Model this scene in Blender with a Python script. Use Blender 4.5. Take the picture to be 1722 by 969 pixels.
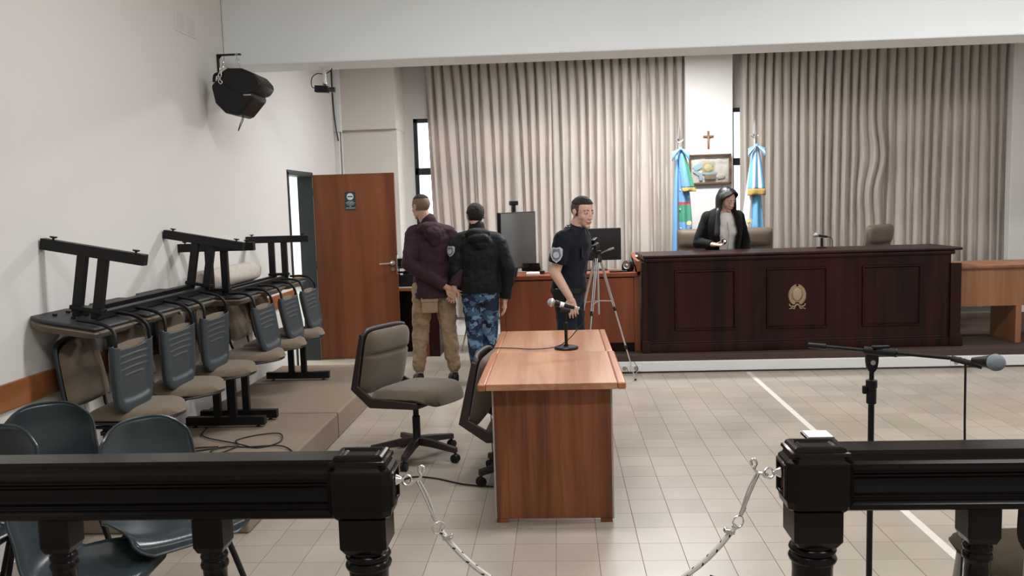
import bpy, bmesh, math, random
from mathutils import Vector, Matrix, noise
random.seed(7)
PI = math.pi
for o in list(bpy.data.objects): bpy.data.objects.remove(o, do_unlink=True)
SC = bpy.context.scene
COL = SC.collection

# ------------------------------------------------------------------ camera
def camera():
    f, yaw, pitch, roll, h = 1418.69, -0.0571877, 0.0987010, -0.0292724, 1.652
    cw, sw = math.cos(yaw), math.sin(yaw)
    fw = Vector((sw * math.cos(pitch), cw * math.cos(pitch), -math.sin(pitch)))
    r = Vector((cw, -sw, 0)); u = r.cross(fw)
    r2 = r * math.cos(roll) + u * math.sin(roll); u2 = -r * math.sin(roll) + u * math.cos(roll)
    cd = bpy.data.cameras.new('camera'); co = bpy.data.objects.new('camera', cd); COL.objects.link(co)
    cd.sensor_fit = 'HORIZONTAL'; cd.sensor_width = 36.0; cd.lens = 36.0 * f / 1722.0
    cd.clip_start = 0.05; cd.clip_end = 200
    m = Matrix(((r2.x, u2.x, -fw.x, 0), (r2.y, u2.y, -fw.y, 0), (r2.z, u2.z, -fw.z, h), (0, 0, 0, 1)))
    co.matrix_world = m
    SC.camera = co
camera()

# ------------------------------------------------------------------ light
W = bpy.data.worlds.new('world'); SC.world = W; W.use_nodes = True
wn = W.node_tree.nodes; wn['Background'].inputs[0].default_value = (0.86, 0.93, 1.0, 1); wn['Background'].inputs[1].default_value = 8.0
SC.view_settings.view_transform = 'Standard'; SC.view_settings.look = 'None'
SC.view_settings.gamma = 1.0; SC.view_settings.use_curve_mapping = False
SC.view_settings.exposure = -0.1
def area(name, loc, sx, sy, power, col=(0.985, 0.985, 1.0), rot=(0, 0, 0)):
    l = bpy.data.lights.new(name, 'AREA'); l.shape = 'RECTANGLE'; l.size = sx; l.size_y = sy; l.energy = power; l.color = col
    o = bpy.data.objects.new(name, l); o.location = loc; o.rotation_euler = rot; COL.objects.link(o); return o
FIX = [(-0.2, 4.3, 3.86), (2.9, 4.6, 3.86), (5.2, 4.6, 3.86), (-0.2, 1.2, 3.86), (2.9, 1.2, 3.86), (-0.8, 8.4, 3.41), (1.15, 8.95, 3.41), (4.8, 8.4, 3.41)]
PW = [70, 76, 70, 46, 44, 44, 170, 26]
for i, (x, y, z) in enumerate(FIX):
    area('ceiling_lamp_light', (x, y, z - 0.07), 1.2, 0.3, PW[i])
area('corridor_lamp_light', (-3.7, 9.3, 2.75), 0.9, 0.4, 75, (0.93, 1.0, 0.97))

# ------------------------------------------------------------------ materials
def _mat(name, rough=0.5, metal=0.0):
    m = bpy.data.materials.new(name); m.use_nodes = True
    b = m.node_tree.nodes['Principled BSDF']; b.inputs['Roughness'].default_value = rough; b.inputs['Metallic'].default_value = metal
    return m, m.node_tree.nodes, m.node_tree.links, b
def rgb(c): return (c[0], c[1], c[2], 1)
def plain(name, c, rough=0.5, metal=0.0, var=0.12, nscale=6.0, bump=0.0, bscale=60.0, coat=0.0, sheen=0.0, spec=0.5):
    m, n, l, b = _mat(name, rough, metal)
    tc = n.new('ShaderNodeTexCoord'); ns = n.new('ShaderNodeTexNoise'); ns.inputs['Scale'].default_value = nscale; ns.inputs['Detail'].default_value = 3
    l.new(tc.outputs['Object'], ns.inputs['Vector'])
    mx = n.new('ShaderNodeMix'); mx.data_type = 'RGBA'
    l.new(ns.outputs['Fac'], mx.inputs[0])
    mx.inputs[6].default_value = rgb([v * (1 - var) for v in c]); mx.inputs[7].default_value = rgb([min(1, v * (1 + var)) for v in c])
    l.new(mx.outputs[2], b.inputs['Base Color'])
    b.inputs['Specular IOR Level'].default_value = spec
    if bump:
        n2 = n.new('ShaderNodeTexNoise'); n2.inputs['Scale'].default_value = bscale; n2.inputs['Detail'].default_value = 2
        l.new(tc.outputs['Object'], n2.inputs['Vector'])
        bp = n.new('ShaderNodeBump'); bp.inputs['Strength'].default_value = bump; bp.inputs['Distance'].default_value = 0.01
        l.new(n2.outputs['Fac'], bp.inputs['Height']); l.new(bp.outputs[0], b.inputs['Normal'])
    if coat: b.inputs['Coat Weight'].default_value = coat; b.inputs['Coat Roughness'].default_value = 0.15
    if sheen: b.inputs['Sheen Weight'].default_value = sheen
    return m
def wood(name, c1, c2, axis=2, rough=0.4, scale=22.0, coat=0.0, stretch=0.06, spec=0.5, bump=0.04, sway=2.0):
    m, n, l, b = _mat(name, rough)
    tc = n.new('ShaderNodeTexCoord'); mp = n.new('ShaderNodeMapping')
    s = [1, 1, 1]; s[axis] = stretch; mp.inputs['Scale'].default_value = s
    l.new(tc.outputs['Object'], mp.inputs['Vector'])
    big = n.new('ShaderNodeTexNoise'); big.inputs['Scale'].default_value = sway; big.inputs['Detail'].default_value = 2
    l.new(mp.outputs[0], big.inputs['Vector'])
    fine = n.new('ShaderNodeTexNoise'); fine.inputs['Scale'].default_value = scale; fine.inputs['Detail'].default_value = 6; fine.inputs['Distortion'].default_value = 0.8
    l.new(mp.outputs[0], fine.inputs['Vector'])
    wv = n.new('ShaderNodeMath'); wv.operation = 'MULTIPLY'; wv.inputs[1].default_value = 26
    l.new(big.outputs['Fac'], wv.inputs[0])
    sn = n.new('ShaderNodeMath'); sn.operation = 'SINE'; l.new(wv.outputs[0], sn.inputs[0])
    a = n.new('ShaderNodeMath'); a.operation = 'MULTIPLY_ADD'; a.inputs[1].default_value = 0.14; l.new(sn.outputs[0], a.inputs[0]); l.new(fine.outputs['Fac'], a.inputs[2])
    cr = n.new('ShaderNodeValToRGB'); cr.color_ramp.elements[0].position = 0.3; cr.color_ramp.elements[1].position = 0.72
    cr.color_ramp.elements[0].color = rgb(c1); cr.color_ramp.elements[1].color = rgb(c2)
    l.new(a.outputs[0], cr.inputs[0]); l.new(cr.outputs[0], b.inputs['Base Color'])
    bp = n.new('ShaderNodeBump'); bp.inputs['Strength'].default_value = bump; bp.inputs['Distance'].default_value = 0.01
    l.new(fine.outputs['Fac'], bp.inputs['Height']); l.new(bp.outputs[0], b.inputs['Normal'])
    if coat: b.inputs['Coat Weight'].default_value = coat; b.inputs['Coat Roughness'].default_value = 0.12
    b.inputs['Specular IOR Level'].default_value = spec
    return m
TOX, TOY, TS = 0.152, 3.972, 0.2
def tile_mat():
    m, n, l, b = _mat('floor_tile', 0.3)
    g = n.new('ShaderNodeNewGeometry'); mp = n.new('ShaderNodeMapping'); mp.inputs['Location'].default_value = (-TOX / TS + 100, -TOY / TS + 100, 0); mp.inputs['Scale'].default_value = (1 / TS, 1 / TS, 0)
    l.new(g.outputs['Position'], mp.inputs['Vector'])
    fl = n.new('ShaderNodeVectorMath'); fl.operation = 'FLOOR'; l.new(mp.outputs[0], fl.inputs[0])
    wnn = n.new('ShaderNodeTexWhiteNoise'); wnn.noise_dimensions = '2D'; l.new(fl.outputs[0], wnn.inputs['Vector'])
    ns = n.new('ShaderNodeTexNoise'); ns.inputs['Scale'].default_value = 2.2; ns.inputs['Detail'].default_value = 5; l.new(g.outputs['Position'], ns.inputs['Vector'])
    mx = n.new('ShaderNodeMix'); mx.data_type = 'RGBA'; l.new(wnn.outputs['Value'], mx.inputs[0])
    mx.inputs[6].default_value = (0.365, 0.315, 0.258, 1); mx.inputs[7].default_value = (0.415, 0.362, 0.302, 1)
    m2 = n.new('ShaderNodeMix'); m2.data_type = 'RGBA'; m2.blend_type = 'MULTIPLY'; m2.inputs[0].default_value = 0.45
    cr = n.new('ShaderNodeValToRGB'); cr.color_ramp.elements[0].color = (0.72, 0.72, 0.72, 1); cr.color_ramp.elements[1].color = (1, 1, 1, 1); cr.color_ramp.elements[0].position = 0.3; cr.color_ramp.elements[1].position = 0.65
    l.new(ns.outputs['Fac'], cr.inputs[0]); l.new(mx.outputs[2], m2.inputs[6]); l.new(cr.outputs[0], m2.inputs[7]); l.new(m2.outputs[2], b.inputs['Base Color'])
    ra = n.new('ShaderNodeMath'); ra.operation = 'MULTIPLY_ADD'; ra.inputs[1].default_value = 0.15; ra.inputs[2].default_value = 0.24; l.new(ns.outputs['Fac'], ra.inputs[0]); l.new(ra.outputs[0], b.inputs['Roughness'])
    return m
def curtain_mat(name, c):
    m = bpy.data.materials.new(name); m.use_nodes = True; n = m.node_tree.nodes; l = m.node_tree.links
    b = n['Principled BSDF']; b.inputs['Roughness'].default_value = 0.95; b.inputs['Specular IOR Level'].default_value = 0.1
    tc = n.new('ShaderNodeTexCoord'); mp = n.new('ShaderNodeMapping'); mp.inputs['Scale'].default_value = (60, 60, 25); l.new(tc.outputs['Object'], mp.inputs[0])
    ns = n.new('ShaderNodeTexNoise'); ns.inputs['Scale'].default_value = 4; ns.inputs['Detail'].default_value = 2; l.new(mp.outputs[0], ns.inputs[0])
    mx = n.new('ShaderNodeMix'); mx.data_type = 'RGBA'; l.new(ns.outputs['Fac'], mx.inputs[0])
    mx.inputs[6].default_value = rgb([v * 0.85 for v in c]); mx.inputs[7].default_value = rgb([v * 1.15 for v in c]); l.new(mx.outputs[2], b.inputs['Base Color'])
    t = n.new('ShaderNodeBsdfTranslucent'); t.inputs[0].default_value = (0.52, 0.36, 0.31, 1)
    ms = n.new('ShaderNodeMixShader'); ms.inputs[0].default_value = 0.17
    l.new(b.outputs[0], ms.inputs[1]); l.new(t.outputs[0], ms.inputs[2]); l.new(ms.outputs[0], n['Material Output'].inputs[0])
    return m
def camo_mat():
    m, n, l, b = _mat('blue_camouflage_cloth', 0.9)
    tc = n.new('ShaderNodeTexCoord')
    def lay(seed, thr, prev, col):
        mp = n.new('ShaderNodeMapping'); mp.inputs['Location'].default_value = (seed, seed * 2, seed * 3); mp.inputs['Scale'].default_value = (1, 1, 1.3); l.new(tc.outputs['Object'], mp.inputs[0])
        ns = n.new('ShaderNodeTexNoise'); ns.inputs['Scale'].default_value = 11; ns.inputs['Detail'].default_value = 2.5; l.new(mp.outputs[0], ns.inputs[0])
        g = n.new('ShaderNodeMath'); g.operation = 'GREATER_THAN'; g.inputs[1].default_value = thr; l.new(ns.outputs['Fac'], g.inputs[0])
        x = n.new('ShaderNodeMix'); x.data_type = 'RGBA'; l.new(g.outputs[0], x.inputs[0])
        if isinstance(prev, tuple): x.inputs[6].default_value = prev
        else: l.new(prev, x.inputs[6])
        x.inputs[7].default_value = col; return x.outputs[2]
    o = lay(1, 0.5, (0.012, 0.025, 0.06, 1), (0.05, 0.11, 0.20, 1)); o = lay(5, 0.56, o, (0.16, 0.27, 0.42, 1)); o = lay(9, 0.58, o, (0.01, 0.015, 0.03, 1))
    l.new(o, b.inputs['Base Color']); return m
def stripes(name, cols, scale, axis=0, rough=0.85):
    # cloth with flat bands along one object axis
    m, n, l, b = _mat(name, rough)
    tc = n.new('ShaderNodeUVMap'); sp = n.new('ShaderNodeSeparateXYZ'); l.new(tc.outputs[0], sp.inputs[0])
    cr = n.new('ShaderNodeValToRGB'); cr.color_ramp.interpolation = 'CONSTANT'
    e = cr.color_ramp.elements; e[0].position = 0; e[0].color = rgb(cols[0][1]); e[1].position = cols[1][0]; e[1].color = rgb(cols[1][1])
    for p_, c_ in cols[2:]:
        q = e.new(p_); q.color = rgb(c_)
    l.new(sp.outputs[axis], cr.inputs[0]); l.new(cr.outputs[0], b.inputs['Base Color']); return m
def glass_mat():
    m = bpy.data.materials.new('window_glass'); m.use_nodes = True; n = m.node_tree.nodes; l = m.node_tree.links
    n.remove(n['Principled BSDF']); t = n.new('ShaderNodeBsdfTransparent'); t.inputs[0].default_value = (0.95, 0.97, 0.97, 1); g = n.new('ShaderNodeBsdfGlossy'); g.inputs['Roughness'].default_value = 0.03
    fr = n.new('ShaderNodeFresnel'); fr.inputs[0].default_value = 1.35
    ms = n.new('ShaderNodeMixShader'); l.new(fr.outputs[0], ms.inputs[0]); l.new(t.outputs[0], ms.inputs[1]); l.new(g.outputs[0], ms.inputs[2]); l.new(ms.outputs[0], n['Material Output'].inputs[0]); return m
def rope_mat():
    m, n, l, b = _mat('rope_braid', 0.85)
    uv = n.new('ShaderNodeUVMap'); sp = n.new('ShaderNodeSeparateXYZ'); l.new(uv.outputs[0], sp.inputs[0])
    # u = turns around, v = metres along
    def M(op, a, b_=None, c_=None):
        q = n.new('ShaderNodeMath'); q.operation = op
        for i, v in enumerate((a, b_, c_)):
            if v is None: continue
            if isinstance(v, (int, float)): q.inputs[i].default_value = v
            else: l.new(v, q.inputs[i])
        return q.outputs[0]
    u, v = sp.outputs[0], sp.outputs[1]
    fr = M('FRACT', M('MULTIPLY', v, 34.0)); fu = M('FRACT', M('MULTIPLY_ADD', v, 17.0, M('MULTIPLY', u, 2.0)))
    dot = M('MULTIPLY', M('LESS_THAN', fr, 0.3), M('LESS_THAN', fu, 0.22))
    w1 = M('SINE', M('MULTIPLY', M('MULTIPLY_ADD', v, 150.0, M('MULTIPLY', u, 4.0)), 6.283)); w2 = M('SINE', M('MULTIPLY', M('MULTIPLY_ADD', v, 150.0, M('MULTIPLY', u, -4.0)), 6.283))
    hgt = M('MULTIPLY', w1, w2)
    mx = n.new('ShaderNodeMix'); mx.data_type = 'RGBA'; l.new(dot, mx.inputs[0]); mx.inputs[6].default_value = (0.78, 0.74, 0.68, 1); mx.inputs[7].default_value = (0.02, 0.02, 0.02, 1)
    l.new(mx.outputs[2], b.inputs['Base Color'])
    bp = n.new('ShaderNodeBump'); bp.inputs['Strength'].default_value = 0.6; bp.inputs['Distance'].default_value = 0.002; l.new(hgt, bp.inputs['Height']); l.new(bp.outputs[0], b.inputs['Normal'])
    return m
def sleeve_noise(name, c, rough=0.8, sheen=0.04):
    return plain(name, c, rough, var=0.25, nscale=9, bump=0.5, bscale=14, sheen=sheen, spec=0.2)

MT = dict(
    wall=plain('wall_paint', (0.70, 0.683, 0.652), 0.85, var=0.03, nscale=1.2, bump=0.05, bscale=40, spec=0.2),
    wall2=plain('beige_wall_paint', (0.68, 0.635, 0.575), 0.85, var=0.03, nscale=1.2, spec=0.2),
    beam=plain('beam_paint', (0.82, 0.86, 0.87), 0.6, var=0.02, nscale=2, bump=0.1, bscale=5, spec=0.3),
    ceil=plain('ceiling_paint', (0.75, 0.74, 0.70), 0.9, var=0.02),
    tile=tile_mat(), grout=plain('grout', (0.23, 0.18, 0.135), 0.9),
    carpet=plain('platform_carpet', (0.275, 0.215, 0.165), 1.0, var=0.22, nscale=90, bump=0.5, bscale=300, spec=0.1),
    dais=plain('dais_carpet', (0.085, 0.058, 0.048), 1.0, var=0.2, nscale=60, bump=0.4, bscale=250, spec=0.1),
    seam=plain('carpet_seam', (0.05, 0.04, 0.03), 1.0),
    desktop=wood('desk_top_veneer', (0.38, 0.17, 0.080), (0.56, 0.29, 0.155), 1, 0.33, 18, coat=0.25),
    deskfront=wood('desk_front_veneer', (0.14, 0.046, 0.017), (0.28, 0.104, 0.038), 2, 0.4, 26, spec=0.35, sway=3.0),
    deskedge=wood('desk_edge_veneer', (0.33, 0.115, 0.04), (0.46, 0.18, 0.07), 1, 0.35, 20, coat=0.3),
    lam=plain('grey_laminate', (0.36, 0.33, 0.29), 0.5),
    doorwood=wood('door_veneer', (0.125, 0.036, 0.013), (0.22, 0.072, 0.027), 2, 0.42, 8, spec=0.3, sway=1.5),
    railwood=wood('chair_rail_wood', (0.25, 0.09, 0.03), (0.36, 0.14, 0.05), 1, 0.4, 20),
    dark=wood('bench_dark_wood', (0.010, 0.0035, 0.003), (0.032, 0.008, 0.006), 2, 0.38, 10, spec=0.18),
    black=wood('black_turned_wood', (0.003, 0.0025, 0.0025), (0.009, 0.006, 0.005), 0, 0.24, 14, spec=0.22, stretch=0.05),
    cab=wood('cabinet_veneer', (0.175, 0.048, 0.018), (0.26, 0.08, 0.032), 2, 0.4, 9, spec=0.3),
    rtab=wood('side_table_veneer', (0.20, 0.083, 0.035), (0.31, 0.14, 0.06), 2, 0.45, 14),
    metal=plain('black_metal', (0.007, 0.007, 0.0075), 0.4, 0.0, var=0.1, spec=0.3),
    frame=plain('dark_green_frame', (0.018, 0.026, 0.026), 0.45),
    grey=plain('slate_plastic', (0.036, 0.046, 0.053), 0.38, var=0.06, bump=0.06, bscale=200),
    bluegrey=plain('blue_grey_plastic', (0.030, 0.041, 0.046), 0.24, var=0.06, bump=0.03, bscale=120),
    pan=plain('black_seat_pan', (0.022, 0.024, 0.026), 0.5),
    fab=plain('brown_upholstery', (0.175, 0.133, 0.092), 1.0, var=0.18, nscale=70, bump=0.35, bscale=350, sheen=0.2, spec=0.15),
    fabg=plain('olive_upholstery', (0.115, 0.090, 0.062), 0.95, var=0.15, nscale=14, bump=0.3, bscale=300, sheen=0.25, spec=0.15),
    fabd=plain('dark_brown_leather', (0.135, 0.098, 0.070), 0.6, var=0.12, nscale=12, bump=0.2, bscale=120),
    fabshade=plain('shaded_olive_upholstery', (0.060, 0.047, 0.030), 0.95, var=0.15, nscale=14, bump=0.3, bscale=300, spec=0.1),  # olive cloth darkened to paint in the shade on the lower-right seat
    brown=plain('brown_plastic', (0.026, 0.015, 0.014), 0.5, var=0.1, bump=0.15, bscale=200),
    chrome=plain('chrome', (0.75, 0.75, 0.74), 0.22, 1.0, var=0.03),
    alu=plain('brushed_aluminium', (0.62, 0.62, 0.62), 0.38, 1.0, var=0.05),
    brass=plain('aged_brass', (0.40, 0.31, 0.19), 0.45, 0.55, var=0.2, nscale=60, bump=0.5, bscale=150),
    plastic=plain('black_plastic', (0.008, 0.008, 0.009), 0.42, var=0.08, spec=0.3),
    gloss=plain('glossy_black_screen', (0.009, 0.009, 0.010), 0.12, var=0.02, coat=0.5),
    rubber=plain('black_rubber', (0.012, 0.012, 0.012), 0.7),
    white=plain('white_plastic', (0.78, 0.79, 0.78), 0.45, var=0.02),
    paper=plain('white_paper', (0.85, 0.85, 0.83), 0.8, var=0.02),
    tape=plain('white_floor_tape', (0.60, 0.56, 0.51), 0.6, var=0.1, nscale=20),
    foam=plain('grey_foam', (0.25, 0.29, 0.32), 0.95, var=0.15, nscale=120, bump=0.5, bscale=500),
    grille=plain('silver_mic_grille', (0.45, 0.45, 0.44), 0.5, 0.7, var=0.3, nscale=250, bump=0.8, bscale=500),
    skin=plain('light_skin', (0.60, 0.37, 0.28), 0.55, var=0.08, nscale=12, bump=0.05, bscale=80),
    skin2=plain('tan_skin', (0.47, 0.27, 0.19), 0.55, var=0.08, nscale=12, bump=0.05, bscale=80),
    lips=plain('lips', (0.38, 0.14, 0.12), 0.5), eyew=plain('eye_white', (0.75, 0.72, 0.70), 0.3), iris=plain('dark_iris', (0.02, 0.012, 0.008), 0.2),
    hair=plain('black_hair', (0.006, 0.005, 0.005), 0.42, var=0.4, nscale=60, bump=0.08, bscale=90, spec=0.35),
    hairb=plain('dark_brown_hair', (0.014, 0.010, 0.008), 0.85, var=0.4, nscale=80, bump=0.2, bscale=200),
    stub=plain('shaved_hair', (0.19, 0.115, 0.080), 0.8, var=0.3, nscale=200),
    stubd=plain('dark_shaved_hair', (0.075, 0.048, 0.036), 0.8, var=0.3, nscale=200),
    maroon=sleeve_noise('maroon_jacket', (0.038, 0.016, 0.023)), blackj=sleeve_noise('black_softshell', (0.0045, 0.0055, 0.006), 0.6),
    tan=sleeve_noise('tan_cotton', (0.31, 0.22, 0.135), 0.95), navy=sleeve_noise('navy_uniform', (0.0045, 0.0060, 0.013), 0.8),
    navyt=sleeve_noise('dark_navy_trousers', (0.008, 0.012, 0.022), 0.85),
    blazer=sleeve_noise('black_blazer', (0.0035, 0.0035, 0.004), 0.85), blouse=sleeve_noise('white_blouse', (0.72, 0.70, 0.68), 0.8),
    camo=camo_mat(), badge=plain('silver_grey_badge', (0.42, 0.45, 0.47), 0.6, var=0.3, nscale=60), badged=plain('badge_emblem', (0.14, 0.17, 0.20), 0.7, var=0.4, nscale=90),
    curt=curtain_mat('curtain_cloth', (0.50, 0.46, 0.41)),
    glass=glass_mat(), rope=rope_mat(),
    rug=plain('rolled_rug', (0.55, 0.50, 0.44), 0.95, var=0.2, nscale=30, bump=0.4, bscale=120),
    lightblue=plain('sky_blue_cloth', (0.16, 0.35, 0.60), 0.7, var=0.1), gold=plain('gold_fringe', (0.50, 0.33, 0.09), 0.7, var=0.3, nscale=150, bump=0.8, bscale=300),
    crosswood=plain('crucifix_wood', (0.20, 0.085, 0.04), 0.5), corpus=plain('bronze_figure', (0.42, 0.28, 0.16), 0.45, 0.3),
    framewood=wood('picture_frame_wood', (0.06, 0.03, 0.015), (0.15, 0.08, 0.045), 0, 0.4),
    cream=plain('cream_satin', (0.80, 0.70, 0.62), 0.6, var=0.25, nscale=9, bump=0.8, bscale=9),
    sun=plain('embroidered_gold', (0.66, 0.54, 0.28), 0.6, var=0.25, nscale=40), pale=plain('pale_blue_satin', (0.42, 0.55, 0.62), 0.55, var=0.2, nscale=12),
    signbg=plain('sign_dark_green', (0.014, 0.035, 0.032), 0.4), signw=plain('sign_white', (0.62, 0.68, 0.68), 0.5, var=0.02),
    seatorange=plain('tan_plywood', (0.42, 0.22, 0.12), 0.4), blue=plain('bright_blue_plastic', (0.03, 0.20, 0.50), 0.4),
    ground=plain('outside_wall', (0.62, 0.60, 0.57), 0.9), lampbody=plain('lamp_housing', (0.8, 0.8, 0.78), 0.5),
)

# ------------------------------------------------------------------ mesh builder
def V(*a): return Vector(a if len(a) > 1 else a[0])
def frame_of(d):
    d = d.normalized(); a = Vector((0, 0, 1)) if abs(d.z) < 0.9 else Vector((1, 0, 0))
    x = a.cross(d).normalized(); return x, d.cross(x)
class MB:
    def __init__(self): self.bm = bmesh.new()
    def faces(self, vs, fs, M=None):
        vv = [self.bm.verts.new(M @ Vector(v) if M else Vector(v)) for v in vs]
        for f in fs:
            try: self.bm.faces.new([vv[i] for i in f])
            except ValueError: pass
        return vv
    def box(self, x0, x1, y0, y1, z0, z1, M=None):
        self.faces([(x0, y0, z0), (x1, y0, z0), (x1, y1, z0), (x0, y1, z0), (x0, y0, z1), (x1, y0, z1), (x1, y1, z1), (x0, y1, z1)],
                   [(3, 2, 1, 0), (4, 5, 6, 7), (0, 1, 5, 4), (1, 2, 6, 5), (2, 3, 7, 6), (3, 0, 4, 7)], M); return self
    def loft(self, rings, cap=True, closed=True, M=None):
        n = len(rings[0]); vs = [v for r in rings for v in r]; fs = []
        for i in range(len(rings) - 1):
            for j in range(n if closed else n - 1):
                k = (j + 1) % n; fs.append((i * n + j, i * n + k, (i + 1) * n + k, (i + 1) * n + j))
        if cap: fs.append(tuple(range(n - 1, -1, -1))); fs.append(tuple((len(rings) - 1) * n + j for j in range(n)))
        self.faces(vs, fs, M); return self
    def cyl(self, p0, p1, r0, r1=None, seg=12, M=None):
        p0, p1 = V(p0), V(p1); r1 = r0 if r1 is None else r1; x, y = frame_of(p1 - p0)
        R = [[p + (x * math.cos(2 * PI * k / seg) + y * math.sin(2 * PI * k / seg)) * r for k in range(seg)] for p, r in ((p0, r0), (p1, r1))]
        return self.loft(R, M=M)
    def cap(self, p0, p1, r0, r1, flat0=False, flat1=False, seg=14, ex=1.0, exd=None):
        # tapered limb with round ends, optional ellipse factor ex along exd
        p0, p1 = V(p0), V(p1); d = (p1 - p0).normalized()
        if exd is None: x, y = frame_of(p1 - p0)
        else: x = (V(exd) - d * V(exd).dot(d)).normalized(); y = d.cross(x)
        st = []
        if not flat0: st += [(p0 - d * r0 * math.cos(a), r0 * math.sin(a)) for a in (0.15, 0.6, 1.1)]
        st += [(p0, r0), (p0.lerp(p1, 0.5), (r0 + r1) / 2), (p1, r1)]
        if not flat1: st += [(p1 + d * r1 * math.cos(a), r1 * math.sin(a)) for a in (1.1, 0.6, 0.15)]
        return self.loft([[c + (x * math.cos(2 * PI * k / seg) * ex + y * math.sin(2 * PI * k / seg)) * r for k in range(seg)] for c, r in st])
    def tube(self, pts, r, seg=8, closed=False, uv=False):
        pts = [V(p) for p in pts]; n = len(pts); rings = []; prev = None; vs = []; L = 0; Ls = []
        for i, p in enumerate(pts):
            a = pts[i - 1] if (i > 0 or closed) else p; b = pts[(i + 1) % n] if (i < n - 1 or closed) else p
            d = (b - a).normalized()
            if prev is None: x, y = frame_of(d)
            else: x = (prev - d * prev.dot(d)).normalized(); y = d.cross(x)
            prev = x; rr = r[i] if isinstance(r, (list, tuple)) else r
            rings.append([p + (x * math.cos(2 * PI * k / seg) + y * math.sin(2 * PI * k / seg)) * rr for k in range(seg)])
            if i: L += (p - pts[i - 1]).length
            Ls.append(L)
        if closed: rings.append(rings[0]); 
        if uv:
            ul = self.bm.loops.layers.uv.verify(); vv = [[self.bm.verts.new(v) for v in rr] for rr in rings]
            for i in range(len(rings) - 1):
                for j in range(seg):
                    k = (j + 1) % seg; f = self.bm.faces.new((vv[i][j], vv[i][k], vv[i + 1][k], vv[i + 1][j]))
                    for lp, (a_, b_) in zip(f.loops, ((j, i), (j + 1, i), (j + 1, i + 1), (j, i + 1))): lp[ul].uv = (a_ / seg, Ls[b_])
            return self
        self.loft(rings, cap=not closed)
        if closed: bmesh.ops.remove_doubles(self.bm, verts=self.bm.verts, dist=1e-6)
        return self
    def lathe(self, prof, o=(0, 0, 0), seg=24, M=None):
        o = V(o); return self.loft([[o + Vector((r * math.cos(2 * PI * k / seg), r * math.sin(2 * PI * k / seg), z)) for k in range(seg)] for r, z in prof], M=M)
    def ell(self, c, r, M=None, u=18, v=12, keep=None):
        c = V(c); R = []
        for i in range(1, v):
            a = PI * i / v
            R.append([Vector((r[0] * math.sin(a) * math.cos(2 * PI * k / u), r[1] * math.sin(a) * math.sin(2 * PI * k / u), -r[2] * math.cos(a))) for k in range(u)])
        R.insert(0, [Vector((0, 0, -r[2])) + (q - Vector((0, 0, q.z))) * 0.01 for q in R[0]]); R.append([Vector((0, 0, r[2])) + (q - Vector((0, 0, q.z))) * 0.01 for q in R[-1]])
        if M is not None: R = [[M @ q for q in rr] for rr in R]
        R = [[c + q for q in rr] for rr in R]
        return self.loft(R)
    def prism(self, poly, axis, d0, d1, M=None):
        def mk(a, b, d): return ((d, a, b), (a, d, b), (a, b, d))[axis]
        return self.loft([[Vector(mk(a, b, d)) for a, b in poly] for d in (d0, d1)], M=M)
    def grid(self, fn, nu, nv, uv=False, wrap=False):
        vv = [[self.bm.verts.new(V(fn(i / nu, j / nv))) for i in range(nu + 1)] for j in range(nv + 1)]
        ul = self.bm.loops.layers.uv.verify() if uv else None
        for j in range(nv):
            for i in range(nu):
                f = self.bm.faces.new((vv[j][i], vv[j][i + 1], vv[j + 1][i + 1], vv[j + 1][i]))
                if uv:
                    for lp, (a, b) in zip(f.loops, ((i, j), (i + 1, j), (i + 1, j + 1), (i, j + 1))): lp[ul].uv = (a / nu, b / nv)
        return self
    def pillow(self, w, h, t, M, crease=None, nu=14, nv=18, ex=5.0, back=0.35, taper=0.0):
        def prof(u, v):
            e = max(0.0, 1 - abs(u) ** ex) ** 0.5 * max(0.0, 1 - abs(v) ** ex) ** 0.5
            return e
        for s in (1, -1):
            def fn(a, b):
                u, v = 2 * a - 1, 2 * b - 1
                u = math.sin(u * PI / 2) * 0.35 + u * 0.65; v = math.sin(v * PI / 2) * 0.35 + v * 0.65
                k = prof(u, v); z = t * k * (1 if s > 0 else -back)
                if s > 0 and crease is not None: z -= t * 0.38 * k * math.exp(-((v - crease) / 0.05) ** 2)
                # rounded corners
                cu = u * (1 - 0.09 * abs(v) ** 8); cv = v * (1 - 0.07 * abs(u) ** 8)
                return M @ Vector((cu * w / 2 * (1 - taper * cv), cv * h / 2, z))
            self.grid(fn if s > 0 else (lambda a, b: fn(1 - a, b)), nu, nv)
        bmesh.ops.remove_doubles(self.bm, verts=self.bm.verts, dist=1e-5)
        return self
    def build(self, name, mat, parent=None, smooth=False, bevel=0.0, solid=0.0, remesh=0.0, sm=0, wrinkle=0.0, sub=0, angle=40, bseg=2, wscale=0.09, offset=0.0):
        bmesh.ops.recalc_face_normals(self.bm, faces=self.bm.faces) if not solid else None
        me = bpy.data.meshes.new(name); self.bm.to_mesh(me); self.bm.free()
        me.materials.append(MT[mat] if isinstance(mat, str) else mat)
        o = bpy.data.objects.new(name, me); COL.objects.link(o)
        if parent is not None: o.parent = parent
        if smooth or remesh:
            for p in me.polygons: p.use_smooth = True
            if not remesh and not sub: me.set_sharp_from_angle(angle=math.radians(angle))
        if remesh:
            m = o.modifiers.new('remesh', 'REMESH'); m.mode = 'VOXEL'; m.voxel_size = remesh; m.use_smooth_shade = True
        if sm:
            m = o.modifiers.new('smooth', 'SMOOTH'); m.factor = 0.6; m.iterations = sm
        if wrinkle:
            m = o.modifiers.new('folds', 'DISPLACE'); m.texture = cloudtex(wscale); m.strength = wrinkle; m.mid_level = 0.5; m.texture_coords = 'LOCAL'
        if solid:
            m = o.modifiers.new('thickness', 'SOLIDIFY'); m.thickness = solid; m.offset = offset
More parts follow.
